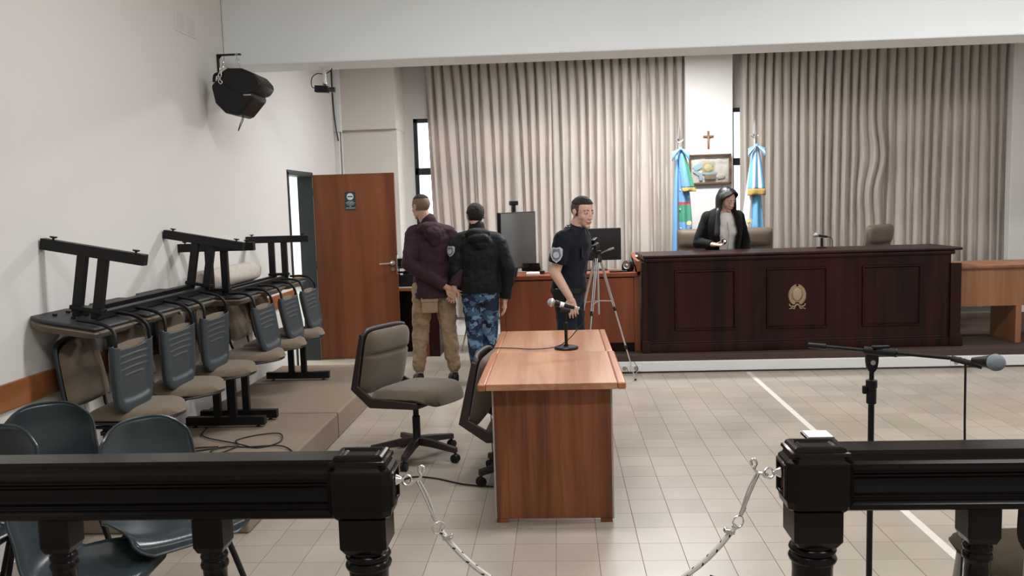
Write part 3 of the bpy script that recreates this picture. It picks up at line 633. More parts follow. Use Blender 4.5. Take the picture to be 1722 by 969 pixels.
# ------------------------------------------------------------------ chairs
def office_chair(label, loc, rz, group=None, high=False, fab='fabg', base=True, seatz=0.46, bh_=0.40):
    t = thing('office_chair', label, 'chair', loc, rz, group)
    z = seatz
    bh = bh_
    lean = math.radians(12)
    # seat: forward = +y
    S = T(0, 0.03, z + 0.005) @ RX(math.radians(3))
    m = MB()
    def sf(a, b):
        u, v = 2 * a - 1, b; x = u * 0.245 * math.sqrt(max(0.05, 1 - 0.62 * max(0, (v - 0.6) / 0.4) ** 3)); y = -0.22 + 0.50 * v - 0.03 * abs(u) ** 3 * v
        zz = 0.062 * max(0, 1 - abs(u) ** 6) ** 0.5 * max(0, 1 - abs(2 * v - 1) ** 8) ** 0.5 - 0.055 * max(0, (v - 0.72) / 0.28) ** 2
        return S @ Vector((x, y, zz))
    def sb(a, b):
        u, v = 1 - 2 * a, b; x = u * 0.245 * math.sqrt(max(0.05, 1 - 0.62 * max(0, (v - 0.6) / 0.4) ** 3)); y = -0.22 + 0.50 * v - 0.03 * abs(u) ** 3 * v
        k = max(0, 1 - abs(u) ** 6) ** 0.5 * max(0, 1 - abs(2 * v - 1) ** 8) ** 0.5
        return S @ Vector((x, y, -0.055 * max(0, (v - 0.72) / 0.28) ** 2 - 0.03 * k))
    m.grid(sf, 18, 22); m.grid(sb, 18, 22); bmesh.ops.remove_doubles(m.bm, verts=m.bm.verts, dist=1e-5)
    m.build('seat_cushion', fab, t, smooth=True, angle=70)
    B = T(0, -0.235, z + 0.03 + bh / 2) @ RX(math.radians(90) + lean) 
    # local: x across, y up the back, z -> facing forward (after rotation z -> -y ... flip)
    Bm = T(0, -0.20 - math.tan(lean) * bh / 2, z + 0.035 + bh / 2) @ RX(-lean) @ Matrix(((-1, 0, 0, 0), (0, 0, 1, 0), (0, 1, 0, 0), (0, 0, 0, 1)))
    m = MB(); m.pillow(0.45, bh + 0.05, 0.058, Bm @ T(0, -0.02, 0), crease=0.32 if not high else 0.42, nu=18, nv=30, ex=5); m.build('back_cushion', fab, t, smooth=True, angle=70)
    # moulded outer shell of back and seat
    m = MB()
    Pb = Bm
    def shell(a, b):
        u, v = 2 * a - 1, 2 * b - 1
        cu = u * (1 - 0.08 * abs(v) ** 8); cv = v * (1 - 0.05 * abs(u) ** 8)
        return Pb @ Vector((cu * 0.228, cv * (bh / 2 + 0.012), -0.022 - 0.03 * (1 - u * u) ** 0.5 - 0.012 * (1 - v * v)))
    m.grid(shell, 16, 18); m.build('back_shell', 'brown', t, solid=0.022, smooth=True, angle=60, offset=0)
    m = MB()
    for s in (-1, 1):
        # L-shaped side rims
        top = Pb @ Vector((-s * 0.222, bh / 2 * 0.90, -0.035)); bot = Pb @ Vector((-s * 0.228, -bh / 2, -0.035))
        m2 = MB(); pts = [top, top.lerp(bot, 0.5), bot, Vector((s * 0.247, -0.17, z - 0.035)), Vector((s * 0.247, 0.05, z - 0.028)), Vector((s * 0.24, 0.19, z - 0.026))]
        rings = []
        for i, p in enumerate(pts):
            a_ = pts[max(0, i - 1)]; b_ = pts[min(len(pts) - 1, i + 1)]; d = (b_ - a_).normalized(); n_ = Vector((1, 0, 0)).cross(d).normalized(); hw = (0.016, 0.022, 0.032, 0.034, 0.026, 0.020)[i]
            rings.append([p + n_ * hw + Vector((0.011, 0, 0)), p + n_ * hw - Vector((0.011, 0, 0)), p - n_ * hw - Vector((0.011, 0, 0)), p - n_ * hw + Vector((0.011, 0, 0))])
        m2.loft(rings); m2.build('side_frame', 'brown', t, bevel=0.005, smooth=True, angle=50)
    m = MB(); m.box(-0.23, 0.23, -0.2, 0.19, z - 0.05, z - 0.02); m.build('seat_shell', 'brown', t, bevel=0.01)
    if base:
        m = MB(); m.lathe([(0.0, 0.09), (0.032, 0.09), (0.034, 0.13), (0.026, 0.14), (0.026, 0.28), (0.019, 0.285), (0.019, 0.35), (0.013, 0.355), (0.013, z - 0.05), (0, z - 0.05)], seg=18); m.build('gas_column', 'plastic', t, smooth=True)
        MB().box(-0.05, 0.05, -0.1, 0.08, z - 0.075, z - 0.048).build('tilt_mechanism', 'plastic', t, bevel=0.006); MB().cyl((-0.13, 0.02, z - 0.09), (-0.13, 0.02, z - 0.055), 0.022, seg=14).build('knob', 'plastic', t, smooth=True)
        for k in range(5):
            a = math.radians(72 * k + 20); d = Vector((math.cos(a), math.sin(a), 0)); n_ = Vector((-d.y, d.x, 0))
            rings = []
            for r_, zz, hw, hh in ((0.02, 0.115, 0.03, 0.024), (0.12, 0.108, 0.026, 0.022), (0.26, 0.088, 0.021, 0.018), (0.305, 0.082, 0.019, 0.018)):
                c = d * r_ + Vector((0, 0, zz)); rings.append([c + n_ * hw - Vector((0, 0, hh)), c + n_ * hw * 0.8 + Vector((0, 0, hh)), c - n_ * hw * 0.8 + Vector((0, 0, hh)), c - n_ * hw - Vector((0, 0, hh))])
            MB().loft(rings).build('base_leg', 'brown', t, bevel=0.005, smooth=True)
            c = d * 0.295 + Vector((0, 0, 0.028)); cs = MB()
            for q in (-0.021, 0.004): cs.cyl(c + n_ * q, c + n_ * (q + 0.017), 0.028, seg=18)
            cs.cyl(c + Vector((0, 0, 0.0)), c + Vector((0, 0, 0.05)), 0.008); cs.build('caster', 'plastic', t, smooth=True, bevel=0.003)
    return t
office_chair('brown swivel chair standing free left of the desk, facing right', (-0.97, 5.42, 0), math.radians(-117), seatz=0.44, bh_=0.385)
office_chair('brown swivel chair pushed in against the left side of the desk', (-0.24, 4.98, 0), math.radians(-97), seatz=0.35, bh_=0.38)
def judge_chair(label, loc, rz): 
    t = thing('office_chair', label, 'chair', loc, rz)
    z = 0.47; bh = 0.64; lean = math.radians(8)
    Bm = T(0, -0.20 - math.tan(lean) * bh / 2, z + 0.03 + bh / 2) @ RX(-lean) @ Matrix(((-1, 0, 0, 0), (0, 0, 1, 0), (0, 1, 0, 0), (0, 0, 0, 1)))
    MB().pillow(0.54, bh, 0.05, Bm, crease=0.3, nu=16, nv=30, back=0.9, ex=6).build('backrest', 'fabd', t, smooth=True, angle=70)
    MB().pillow(0.53, 0.22, 0.075, Bm @ T(0, bh / 2 - 0.11, 0), nu=16, nv=14, back=0.8, ex=4).build('head_cushion', 'fabd', t, smooth=True, angle=70)
    MB().pillow(0.54, 0.52, 0.07, T(0, 0.04, z - 0.02), nu=14, nv=14, back=0.6).build('seat_cushion', 'fabd', t, smooth=True, angle=70)
    MB().cyl((0, 0, 0.1), (0, 0, z - 0.06), 0.025).build('gas_column', 'plastic', t, smooth=True)
    for k in range(5):
        a = math.radians(72 * k); d = Vector((math.cos(a), math.sin(a), 0)); MB().tube([d * 0.02 + Vector((0, 0, 0.11)), d * 0.29 + Vector((0, 0, 0.075))], 0.018).build('base_leg', 'plastic', t, smooth=True)
        c = d * 0.28 + Vector((0, 0, 0.028)); MB().ell(c, (0.028, 0.028, 0.028), u=12, v=8).build('caster', 'plastic', t, smooth=True)
    return t
judge_chair('brown padded judge chair partly hidden behind the standing woman', (1.58, 9.60, 0.175), math.radians(168))
judge_chair('brown padded judge chair just right of the standing woman', (2.20, 9.55, 0.175), math.radians(187))
judge_chair('brown padded judge chair at the right end of the bench', (3.72, 9.50, 0.175), math.radians(222))

# beam seating -------------------------------------------------------------
def seat_mesh_parts(t, y, flip_color=False):
    # seat faces +x, centre y
    def plan(u, v):  # u across (-1..1), v depth 0 back ..1 front
        w = 0.235 * (1 - 0.10 * (1 - v)) * math.sqrt(max(0.02, 1 - 0.80 * max(0, (v - 0.5) / 0.5) ** 3))
        x = -0.16 + 0.45 * v - 0.05 * abs(u) ** 2.5 * v
        return x, u * w
    m = MB()
    for s in (1, -1):
        def fn(a, b, s=s):
            u = (2 * a - 1) * s; u = math.sin(u * PI / 2) * 0.3 + u * 0.7; v = b
            x, yy = plan(u, v); k = max(0, 1 - abs(u) ** 5) ** 0.5 * max(0, 1 - abs(2 * v - 1) ** 7) ** 0.5
            return (x, y + yy, 0.422 + (0.046 * k if s > 0 else -0.018 * k) - 0.02 * max(0, v - 0.75))
        m.grid(fn, 16, 16)
    bmesh.ops.remove_doubles(m.bm, verts=m.bm.verts, dist=1e-5); m.build('seat_cushion', 'fab', t, smooth=True, angle=75)
    m = MB()
    def fp(a, b):
        u = 2 * a - 1; x, yy = plan(u * 0.97, 0.02 + b * 0.95); return (x, y + yy, 0.402)
    m.grid(fp, 12, 12); p = m.build('seat_pan', 'pan', t, solid=0.012, smooth=True, angle=60)
    m = MB()
    for xx in (0.05, 0.15):
        m.cyl((xx, y + 0.06, 0.385), (xx, y + 0.06, 0.396), 0.012, seg=8); m.cyl((xx, y - 0.06, 0.385), (xx, y - 0.06, 0.396), 0.012, seg=8)
    m.build('screw', 'metal', p)['kind'] = 'stuff'
    # back cushion and ribbed shell. back plane x = -0.22 at z .47 to -0.27 at z .80
    zb, zt = 0.485, 0.815
    def bx(v): return -0.235 - 0.055 * v
    def bw(v): return 0.205 - 0.028 * v ** 2
    def rc(u, v): # gently bowed top edge
        return 1 - 0.05 * u * u * v
    bw0 = bw
    def bw(v):
        e = max(0, (v - 0.80) / 0.20); return bw0(v) * (1 - 0.34 * (1 - math.sqrt(max(0, 1 - e ** 2.2))))
    m = MB()
    for s in (1, -1):
        def fn(a, b, s=s):
            u = (2 * a - 1) * s; v = b; zz = zb + (zt - zb) * v * rc(u, v) - 0.012 * (1 - u * u) * (1 - v)
            k = max(0, 1 - abs(u) ** 5) ** 0.5 * max(0, 1 - abs(2 * v - 1) ** 7) ** 0.5
            return (bx(v) + 0.012 + (0.034 * k if s > 0 else -0.004 * k), y + u * bw(v) * 0.95, zz)
        m.grid(fn, 14, 14)
    bmesh.ops.remove_doubles(m.bm, verts=m.bm.verts, dist=1e-5); m.build('back_cushion', 'fab', t, smooth=True, angle=75)
    m = MB()
    def fs(a, b):
        u = 2 * a - 1; v = b; zz = zb + 0.02 + (zt - zb + 0.0) * v * rc(u, v) + 0.035 * (1 - v) * (1 - u * u) * 0.0 - 0.03 * (1 - v) * (u * u)
        x = bx(v) - 0.012 - 0.016 * (1 - u ** 4)
        inset = 1 / (1 + math.exp(-(0.74 - abs(u)) * 40)) / (1 + math.exp(-(0.80 - v) * 50))
        x += 0.017 * inset
        rib = 0
        if v < 0.42:
            ph = (v + 0.10 * u * u * -1 + 0.10) * 16; rib = -0.0042 * max(0, math.cos(2 * PI * ph * 0.62)) ** 2 * max(0, min(1, (0.74 - abs(u)) * 12))
        if abs(abs(u) - 1) < 0.02 or v > 0.985: x += 0.022
        return (x + rib, y + u * bw(v), zz)
    m.grid(fs, 36, 96); m.build('back_shell', 'grey', t, solid=0.006, smooth=True, angle=60)
    for s in (-1, 1):
        yy = y + s * 0.165
        m = MB(); m.tube(curve_pts([(-0.03, yy, 0.375), (-0.14, yy, 0.375), (-0.215, yy, 0.40), (-0.245, yy + s * 0.012, 0.47), (-0.252, yy + s * 0.016, 0.60)], 6), 0.0095, 10); m.build('back_bracket', 'metal', t, smooth=True)
def beam_seating(label, loc, rot, seats, legs, sc=1.0):
    t = thing('beam_seating', label, 'seating bench', loc, rot=rot)
    for ly in legs:
        f = MB().box(-0.275, 0.275, ly - 0.025, ly + 0.025, 0.012, 0.07).build('foot_bar', 'metal', t, bevel=0.003)
        for x in (-0.22, 0.22): MB().lathe([(0, 0), (0.019, 0), (0.017, 0.006), (0.005, 0.010), (0.005, 0.02), (0, 0.02)], (x, ly, -0.004), 12).build('glide', 'metal', f, smooth=True)
        for x in (-0.055, 0.055): MB().box(x - 0.024, x + 0.024, ly - 0.018, ly + 0.018, 0.07, 0.37).build('post', 'metal', t, bevel=0.002)
        MB().box(-0.085, 0.085, ly - 0.03, ly + 0.03, 0.33, 0.352).build('clamp_plate', 'metal', t, bevel=0.002)
    y0, y1 = min(seats + legs) - 0.02, max(seats + legs) + 0.03
    for x in (-0.045, 0.055): MB().box(x - 0.017, x + 0.017, y0, y1, 0.352, 0.388).build('rail', 'metal', t, bevel=0.003)
    for y in seats: seat_mesh_parts(t, y)
    return t
PZ = 0.187
beam_seating('nearer upright black beam bench of three brown seats on the platform', (-2.31, 4.86, PZ + 0.004), (0, 0, 0), [-0.54, 0.0, 0.54], [-0.68, 0.70])
beam_seating('farther upright black beam bench of three brown seats by the doorway', (-2.29, 6.45, PZ + 0.004), (0, 0, 0), [-0.52, 0.0, 0.52], [-0.70, 0.66])
beam_seating('upside-down beam bench stacked on the nearer bench, tilted T legs up', (-2.385, 4.86, 1.512), (0, PI + math.radians(10.5), 0), [-0.62, -0.08, 0.45], [-0.64, 0.72])
beam_seating('upside-down beam bench stacked on the farther bench, level T legs up', (-2.405, 6.47, 1.455), (0, PI, 0), [-0.47, 0.11, 0.66], [-0.67, 0.63])
# rolled rug on the upturned bench
t = thing('rolled_rug', 'pale rolled rug lying on the farther upturned bench against the wall', 'rug', (-2.56, 6.38, 1.165), 0)
m = MB()
rings = []
for k in range(26):
    yy = -0.55 + 1.1 * k / 25; e = 0.080 * (1 - max(0, abs(k - 12.5) - 11) * 0.12)
    rings.append([Vector(((e + 0.003 * math.sin(5 * a + k * 0.2)) * math.cos(a), yy, (e + 0.003 * math.sin(7 * a)) * math.sin(a))) for a in [2 * PI * q / 28 for q in range(28)]])
m.loft(rings); m.build('roll', 'rug', t, smooth=True, bevel=0.008)

# one piece plastic shell chairs -------------------------------------------
def shell_chair(label, loc, rz, group=None, mat='bluegrey', tilt=0.0):
    t = thing('plastic_chair', label, 'chair', loc, rot=(tilt, 0, rz), group=group)
    prof = curve_pts([Vector((a, b, 0)) for a, b in ((0.25, 0.405), (0.235, 0.435), (0.18, 0.447), (0.05, 0.435), (-0.08, 0.425), (-0.165, 0.44), (-0.215, 0.50), (-0.24, 0.60), (-0.267, 0.71), (-0.279, 0.805))], 5)
    n = len(prof) - 1
    def fn(a, b):
        u = 2 * a - 1; q = b * n; i = min(n - 1, int(q)); p = prof[i].lerp(prof[i + 1], q - i)
        w = 0.225 - 0.03 * min(1, max(0, b - 0.5) / 0.3)
        if b < 0.14: w *= math.sqrt(1 - 0.5 * (1 - b / 0.14) ** 2.2)
        if b > 0.5: w *= 1 - 0.10 * (b - 0.5)
        z = p.y; y = p.x
        if b > 0.78: e = (b - 0.78) / 0.22; z -= 0.060 * e * e * abs(u) ** 3.2; w *= 1 - 0.12 * e ** 3
        if b < 0.6: z += 0.038 * abs(u) ** 3 * math.sin(min(1, b / 0.35) * PI / 2) * (1 - max(0, b - 0.4) / 0.2)
        if b > 0.45: y += 0.045 * abs(u) ** 2.2 * min(1, (b - 0.45) / 0.15)
        return (u * w, y, z)
    m = MB(); m.grid(fn, 22, 46); m.build('seat_shell', mat, t, solid=0.007, smooth=True, angle=80)
    # rolled rim
    rim = [fn(0, k / 40) for k in range(41)] + [fn(k / 12, 1) for k in range(1, 12)] + [fn(1, 1 - k / 40) for k in range(41)] + [fn(1 - k / 12, 0) for k in range(1, 12)]
    m = MB(); m.tube(rim, 0.0065, 6, closed=True); m.build('rim', mat, t, smooth=True)
    for sx in (-1, 1):
        for (y0, y1) in ((0.14, 0.25), (-0.10, -0.27)):
            l = MB().tube(curve_pts([(sx * 0.12, y0 * 0.8, 0.405), (sx * 0.155, y0, 0.37), (sx * 0.235, y1, 0.02)], 6), 0.0115, 10).build('leg', 'metal', t, smooth=True)
            MB().cyl((sx * 0.234, y1, 0.0), (sx * 0.2365, y1, 0.03), 0.015, seg=12).build('foot_cap', 'rubber', l, smooth=True)
    MB().box(-0.13, 0.13, -0.09, 0.12, 0.395, 0.405).build('mount_plate', 'metal', t)
    return t
shell_chair('glossy blue-grey plastic chair nearest the seating platform, on the right', (-1.58, 3.20, 0), math.radians(226))
shell_chair('blue-grey plastic chair turned sideways right behind the left railing, only its seat showing', (-1.74, 2.88, 0), math.radians(-86)).scale = (0.86, 0.86, 0.86)
shell_chair('blue-grey plastic chair standing in the middle, its rounded back tallest', (-2.22, 3.46, 0), math.radians(214))
shell_chair('blue-grey plastic chair farthest left, cut off by the picture edge', (-2.32, 3.02, 0), math.radians(182))
# small visitor chair behind the two men
t = thing('visitor_chair', 'tan shell chair with chrome legs behind the two walking men', 'chair', (-0.86, 9.55, 0), math.radians(60))
def vfn(a, b):
    u = 2 * a - 1; return (u * 0.2, 0.18 - 0.38 * min(1, b / 0.55) - 0.06 * max(0, b - 0.55), 0.44 + (0.42 * (b - 0.55) / 0.45 if b > 0.55 else 0.0) + 0.02 * u * u)
MB().grid(vfn, 10, 20).build('seat_shell', 'seatorange', t, solid=0.012, smooth=True)
for sx in (-1, 1):
    for sy in (-1, 1): MB().tube([(sx * 0.14, sy * 0.12, 0.43), (sx * 0.2, sy * 0.2, 0.0)], 0.010, 8).build('leg', 'chrome', t, smooth=True)
# upholstered chair lower right
t = thing('upholstered_chair', 'brown upholstered chair with black back behind the right railing', 'chair', (1.615, 2.79, 0), math.radians(3))
MB().pillow(0.50, 0.46, 0.045, T(0, 0.02, 0.415), nu=16, nv=16, back=1.1, ex=6).build('seat_cushion', 'fabshade', t, smooth=True, angle=70)
Bm = T(0, -0.195, 0.72) @ RX(math.radians(4)) @ Matrix(((-1, 0, 0, 0), (0, 0, 1, 0), (0, 1, 0, 0), (0, 0, 0, 1)))
MB().pillow(0.48, 0.36, 0.04, Bm, nu=12, nv=12, back=0.2).build('backrest', 'fabg', t, smooth=True, angle=70)
MB().pillow(0.49, 0.37, 0.012, Bm @ T(0, 0, -0.022), nu=12, nv=12, back=1.0).build('back_shell', 'plastic', t, smooth=True, angle=70)
for sx in (-1, 1):
    MB().tube(curve_pts([(sx * 0.225, 0.16, 0.39), (sx * 0.235, 0.185, 0.2), (sx * 0.245, 0.21, 0.0)], 4), 0.013, 10).build('leg', 'lam', t, smooth=True)
    MB().tube(curve_pts([(sx * 0.20, -0.205, 0.82), (sx * 0.21, -0.20, 0.45), (sx * 0.225, -0.21, 0.2), (sx * 0.23, -0.24, 0.0)], 4), 0.013, 10).build('leg', 'lam', t, smooth=True)
# ------------------------------------------------------------------ central desk: two tables end to end
def table(label, x0, x1, y0, y1, zt, front):
    cx, cy = (x0 + x1) / 2, (y0 + y1) / 2; t = thing('desk', label, 'desk', (cx, cy, 0)); w, d = (x1 - x0) / 2, (y1 - y0) / 2
    MB().box(-w + 0.045, w - 0.045, -d, d, zt - 0.034, zt).build('top', 'desktop', t, bevel=0.003)
    for s in (-1, 1):
        a, b = sorted((s * (w - 0.045), s * w))
        MB().box(a, b, -d, d, zt - 0.036, zt + 0.0015).build('edge_strip', 'deskedge', t, bevel=0.010, bseg=4, smooth=True)
    yp = -d + 0.11 if front else d - 0.11
    MB().box(-0.30, 0.30, yp - 0.012, yp + 0.012, 0.02, zt - 0.034).build('end_panel', 'deskfront', t, bevel=0.002)
    for s in (-1, 1):
        MB().box(min(s * 0.3, s * 0.309), max(s * 0.3, s * 0.309), yp - 0.014, yp + 0.03, 0.02, zt - 0.036).build('side_strip', 'lam', t)
        MB().box(s * 0.27 - 0.03, s * 0.27 + 0.03, yp - 0.016, yp + 0.016, 0.0, 0.02).build('foot', 'deskfront', t)
    MB().box(-0.24, 0.24, -0.012, 0.012, zt - 0.10, zt - 0.034).build('cross_rail', 'lam', t)
    return t
table('nearer orange-brown desk of the two pushed together, with tall grained end panel', -0.43, 0.318, 4.155, 5.055, 0.755, True)
table('farther orange-brown desk of the two pushed together, under the microphone stand', -0.428, 0.310, 5.058, 5.93, 0.755, False)
# desk microphone
t = thing('desk_microphone', 'silver headed microphone on a round black table stand on the desk', 'microphone', (0.03, 5.16, 0.757))
MB().lathe([(0, 0), (0.074, 0), (0.074, 0.008), (0.068, 0.014), (0.015, 0.016), (0.015, 0.026), (0, 0.026)], seg=40).build('base', 'metal', t, smooth=True, angle=30)
MB().lathe([(0, 0.01), (0.010, 0.01), (0.010, 0.13), (0.0125, 0.132), (0.0125, 0.16), (0.009, 0.165), (0.009, 0.205), (0, 0.205)], seg=18).build('stem', 'metal', t, smooth=True, angle=30)
A0, A1 = V((-0.105, 0, 0.293)), V((0.065, 0, 0.250)); dd = (A1 - A0).normalized()
MB().cap(A0 + dd * 0.07, A0 + dd * 0.16, 0.016, 0.012).build('handle', 'plastic', t, smooth=True)
MB().cyl(A0 + dd * 0.045, A0 + dd * 0.07, 0.022, 0.0175, 20).build('collar', 'plastic', t, smooth=True)
MB().ell(A0 + dd * 0.02, (0.0255, 0.0255, 0.0255)).build('grille', 'grille', t, smooth=True); MB().cyl(A0 + dd * 0.018, A0 + dd * 0.026, 0.0268, seg=24).build('grille_band', 'alu', t, smooth=True)
MB().cyl(A0 + dd * 0.075, A0 + dd * 0.10, 0.0178, 0.017, 20).build('label_band', 'white', t, smooth=True); MB().cyl(A0 + dd * 0.155, A0 + dd * 0.195, 0.0105, 0.009, 16).build('plug', 'chrome', t, smooth=True)
MB().tube([(0.0, 0, 0.2), (0.0, 0, 0.225), (0.002, 0, 0.245)], 0.010, 10).build('swivel', 'metal', t, smooth=True); MB().cyl((-0.03, 0, 0.248), (0.03, 0, 0.236), 0.0195, 0.017, 18).build('clip', 'rubber', t, smooth=True)
MB().tube(curve_pts([(0.085, 0, 0.245), (0.108, 0.01, 0.235), (0.115, 0.02, 0.205), (0.10, 0.03, 0.15), (0.06, 0.03, 0.10), (0.016, 0.02, 0.055), (-0.06, 0.0, 0.012), (-0.20, -0.03, 0.0045), (-0.33, 0.02, 0.0045), (-0.452, 0.03, 0.0045), (-0.478, 0.03, -0.02), (-0.482, 0.03, -0.2), (-0.478, -0.02, -0.55), (-0.47, -0.05, -0.745)], 8), 0.0032, 7).build('cable', 'rubber', t, smooth=True)
# judge microphone
t = thing('bench_microphone', 'small table microphone with curled cable on the dark bench top', 'microphone', (2.63, 8.62, 1.128))
MB().lathe([(0, 0), (0.05, 0), (0.05, 0.01), (0.012, 0.014), (0.012, 0.10), (0, 0.10)], seg=24).build('stand', 'metal', t, smooth=True, angle=40); MB().cap((-0.035, 0, 0.125), (0.05, 0, 0.11), 0.014, 0.011).build('handle', 'plastic', t, smooth=True)
MB().ell((-0.055, 0, 0.13), (0.026, 0.024, 0.024)).build('grille', 'grille', t, smooth=True); MB().tube(curve_pts([(0.055, 0, 0.11), (0.09, 0, 0.10), (0.105, 0, 0.06), (0.105, 0, 0.005)], 6), 0.004, 6).build('cable', 'rubber', t, smooth=True)
# microphone stand at right
t = thing('microphone_stand', 'black boom microphone stand with grey foam microphone behind the right railing', 'microphone stand', (1.128, 3.1, 0))
MB().cyl((0, 0, 0.02), (0, 0, 0.89), 0.0108, seg=16).build('lower_tube', 'metal', t, smooth=True); MB().cyl((0, 0, 0.88), (0, 0, 1.03), 0.0085, seg=16).build('upper_tube', 'metal', t, smooth=True)
MB().lathe([(0.012, 0.885), (0.0175, 0.89), (0.0175, 0.945), (0.020, 0.948), (0.020, 0.975), (0.010, 0.978)], seg=18).build('clutch', 'plastic', t, smooth=True, angle=30); MB().box(-0.032, -0.016, -0.008, 0.008, 0.925, 0.955).build('clutch_knob', 'plastic', t, bevel=0.003)
MB().prism([(-0.022, 1.045), (-0.018, 1.02), (-0.008, 1.005), (0.008, 1.005), (0.018, 1.02), (0.022, 1.045), (0.022, 1.075), (-0.022, 1.075)], 1, -0.010, 0.010).build('tilt_joint', 'plastic', t, bevel=0.003)
MB().cyl((0, -0.014, 1.042), (0, -0.010, 1.042), 0.009, seg=16).build('bolt', 'alu', t, smooth=True)
b0, b1 = V((-0.205, 0.09, 1.092)), V((0.150, -0.30, 1.045)); 
b0, b1 = V((-0.212, 0.05, 1.100)), V((0.195, -0.262, 1.098)); bd = (b1 - b0).normalized()
MB().tube([b0 + bd * 0.02, b1], 0.0065, 12).build('boom', 'metal', t, smooth=True); MB().cyl(b0, b0 + bd * 0.065, 0.0105, seg=14).build('boom_grip', 'plastic', t, smooth=True)
c = b0.lerp(b1, 0.50); MB().cyl(c - bd * 0.055, c + bd * 0.055, 0.0145, seg=16).build('boom_clamp', 'plastic', t, smooth=True, bevel=0.002); MB().box(c.x - 0.03, c.x + 0.03, c.y - 0.008, c.y + 0.008, c.z + 0.012, c.z + 0.022).build('clamp_wing', 'plastic', t, bevel=0.003)
e = V((0.285, -0.33, 1.078 - 0.012)); hd = (e - b1); c1 = b1 + hd * 0.1
MB().cyl(b1 - bd * 0.03, b1 + hd * 0.55, 0.010, 0.010, 14).build('mic_clip', 'rubber', t, smooth=True); 
hdir = V((0.85, -0.42, -0.10)).normalized(); ball = V((0.268, -0.35, 1.063 - 0.006))
ball = V((0.262, -0.35, 1.102)); hdir = (ball - (b1 + V((0, 0, 0)))).normalized()
MB().cyl(ball - hdir * 0.075, ball - hdir * 0.02, 0.009, 0.022, 18).build('microphone_body', 'plastic', t, smooth=True)
MB().ell(ball, (0.0285, 0.0285, 0.0275), u=24, v=16).build('foam_windscreen', 'foam', t, smooth=True)
q = b1 + hdir * 0.01
MB().tube(curve_pts([q, q + V((0.004, 0, -0.02)), q + V((0.006, 0.0, -0.2)), q + V((0.02, 0.02, -0.5)), q + V((0.04, 0.1, -0.9)), q + V((0.03, 0.3, -1.065)), V((-0.2, 0.25, 0.006)), V((-0.5, 0.5, 0.006))], 8), 0.0038, 7).build('cable', 'rubber', t, smooth=True)
for k in range(3):
    a = math.radians(30 + 120 * k); d = V((math.cos(a), math.sin(a), 0)); MB().tube([V((0, 0, 0.10)), d * 0.24 + V((0, 0, 0.012))], 0.008, 8).build('leg', 'metal', t, smooth=True)
MB().cyl((0, 0, 0.06), (0, 0, 0.14), 0.02, seg=14).build('leg_hub', 'plastic', t, smooth=True)
# tripod
t = thing('camera_tripod', 'silver aluminium tripod with a small video camera beside the officer', 'tripod', (0.33, 7.30, 0))
hub = V((0, 0, 1.17))
for (fx, fy) in ((0.345, 0.42), (-0.15, -0.34), (-0.30, 0.30)):
    f = V((fx, fy, 0.01)); d = (f - hub); s = hub + V((fx, fy, 0)).normalized() * 0.03
    a = s + (f - s) * 0.40; b = s + (f - s) * 0.72
    l = MB()
    n_ = V((-fy, fx, 0)).normalized() * 0.008
    l.tube([s + n_, a + n_], 0.006, 8); l.tube([s - n_, a - n_], 0.006, 8); lg = l.build('leg', 'alu', t, smooth=True)
    MB().tube([a, b], 0.008, 8).build('middle_section', 'alu', lg, smooth=True); MB().tube([b, f], 0.0055, 8).build('lower_section', 'alu', lg, smooth=True)
    for q in (a, b): MB().cyl(q - d.normalized() * 0.02, q + d.normalized() * 0.02, 0.014, seg=10).build('leg_lock', 'plastic', lg, smooth=True)
    MB().ell(f, (0.012, 0.012, 0.010), u=10, v=6).build('rubber_foot', 'rubber', lg, smooth=True)
    MB().tube([s + (f - s) * 0.34, V((0, 0, 0.80))], 0.0045, 6).build('brace', 'alu', t, smooth=True)
MB().cyl((0, 0, 0.68), (0, 0, 1.2), 0.010, seg=12).build('centre_column', 'alu', t, smooth=True); MB().lathe([(0.0, 1.13), (0.035, 1.135), (0.035, 1.17), (0.02, 1.19), (0.02, 1.215), (0, 1.215)], seg=18).build('hub', 'plastic', t, smooth=True)
MB().box(-0.03, 0.03, -0.025, 0.025, 1.21, 1.235).build('head', 'plastic', t, bevel=0.004); MB().tube([(0.02, 0, 1.21), (0.12, -0.05, 1.25)], 0.005, 8).build('pan_handle', 'alu', t, smooth=True); MB().tube([(0.09, -0.037, 1.239), (0.135, -0.057, 1.256)], 0.009, 8).build('grip', 'lam', t, smooth=True)
t = thing('video_camera', 'small black camcorder tilted on top of the tripod', 'camera', (0.30, 7.30, 1.237), rot=(0, math.radians(-20), math.radians(60)))
MB().box(-0.045, 0.05, -0.026, 0.026, 0.0, 0.062).build('body', 'plastic', t, bevel=0.010); MB().box(-0.02, 0.05, -0.034, -0.027, 0.005, 0.055).build('side_screen', 'gloss', t, bevel=0.003); MB().cyl((-0.07, 0, 0.033), (-0.045, 0, 0.033), 0.024, 0.026, 20).build('lens', 'gloss', t, smooth=True); MB().box(0.0, 0.07, -0.018, 0.018, 0.062, 0.095).build('viewfinder', 'plastic', t, bevel=0.006)
MB().box(-0.01, 0.02, 0.0265, 0.0275, 0.02, 0.04).build('sticker', 'paper', t)
t = thing('cable', 'tangled thin cables plugged into the duct behind the tripod foot', 'cable', (0.62, 8.0, 0.03))
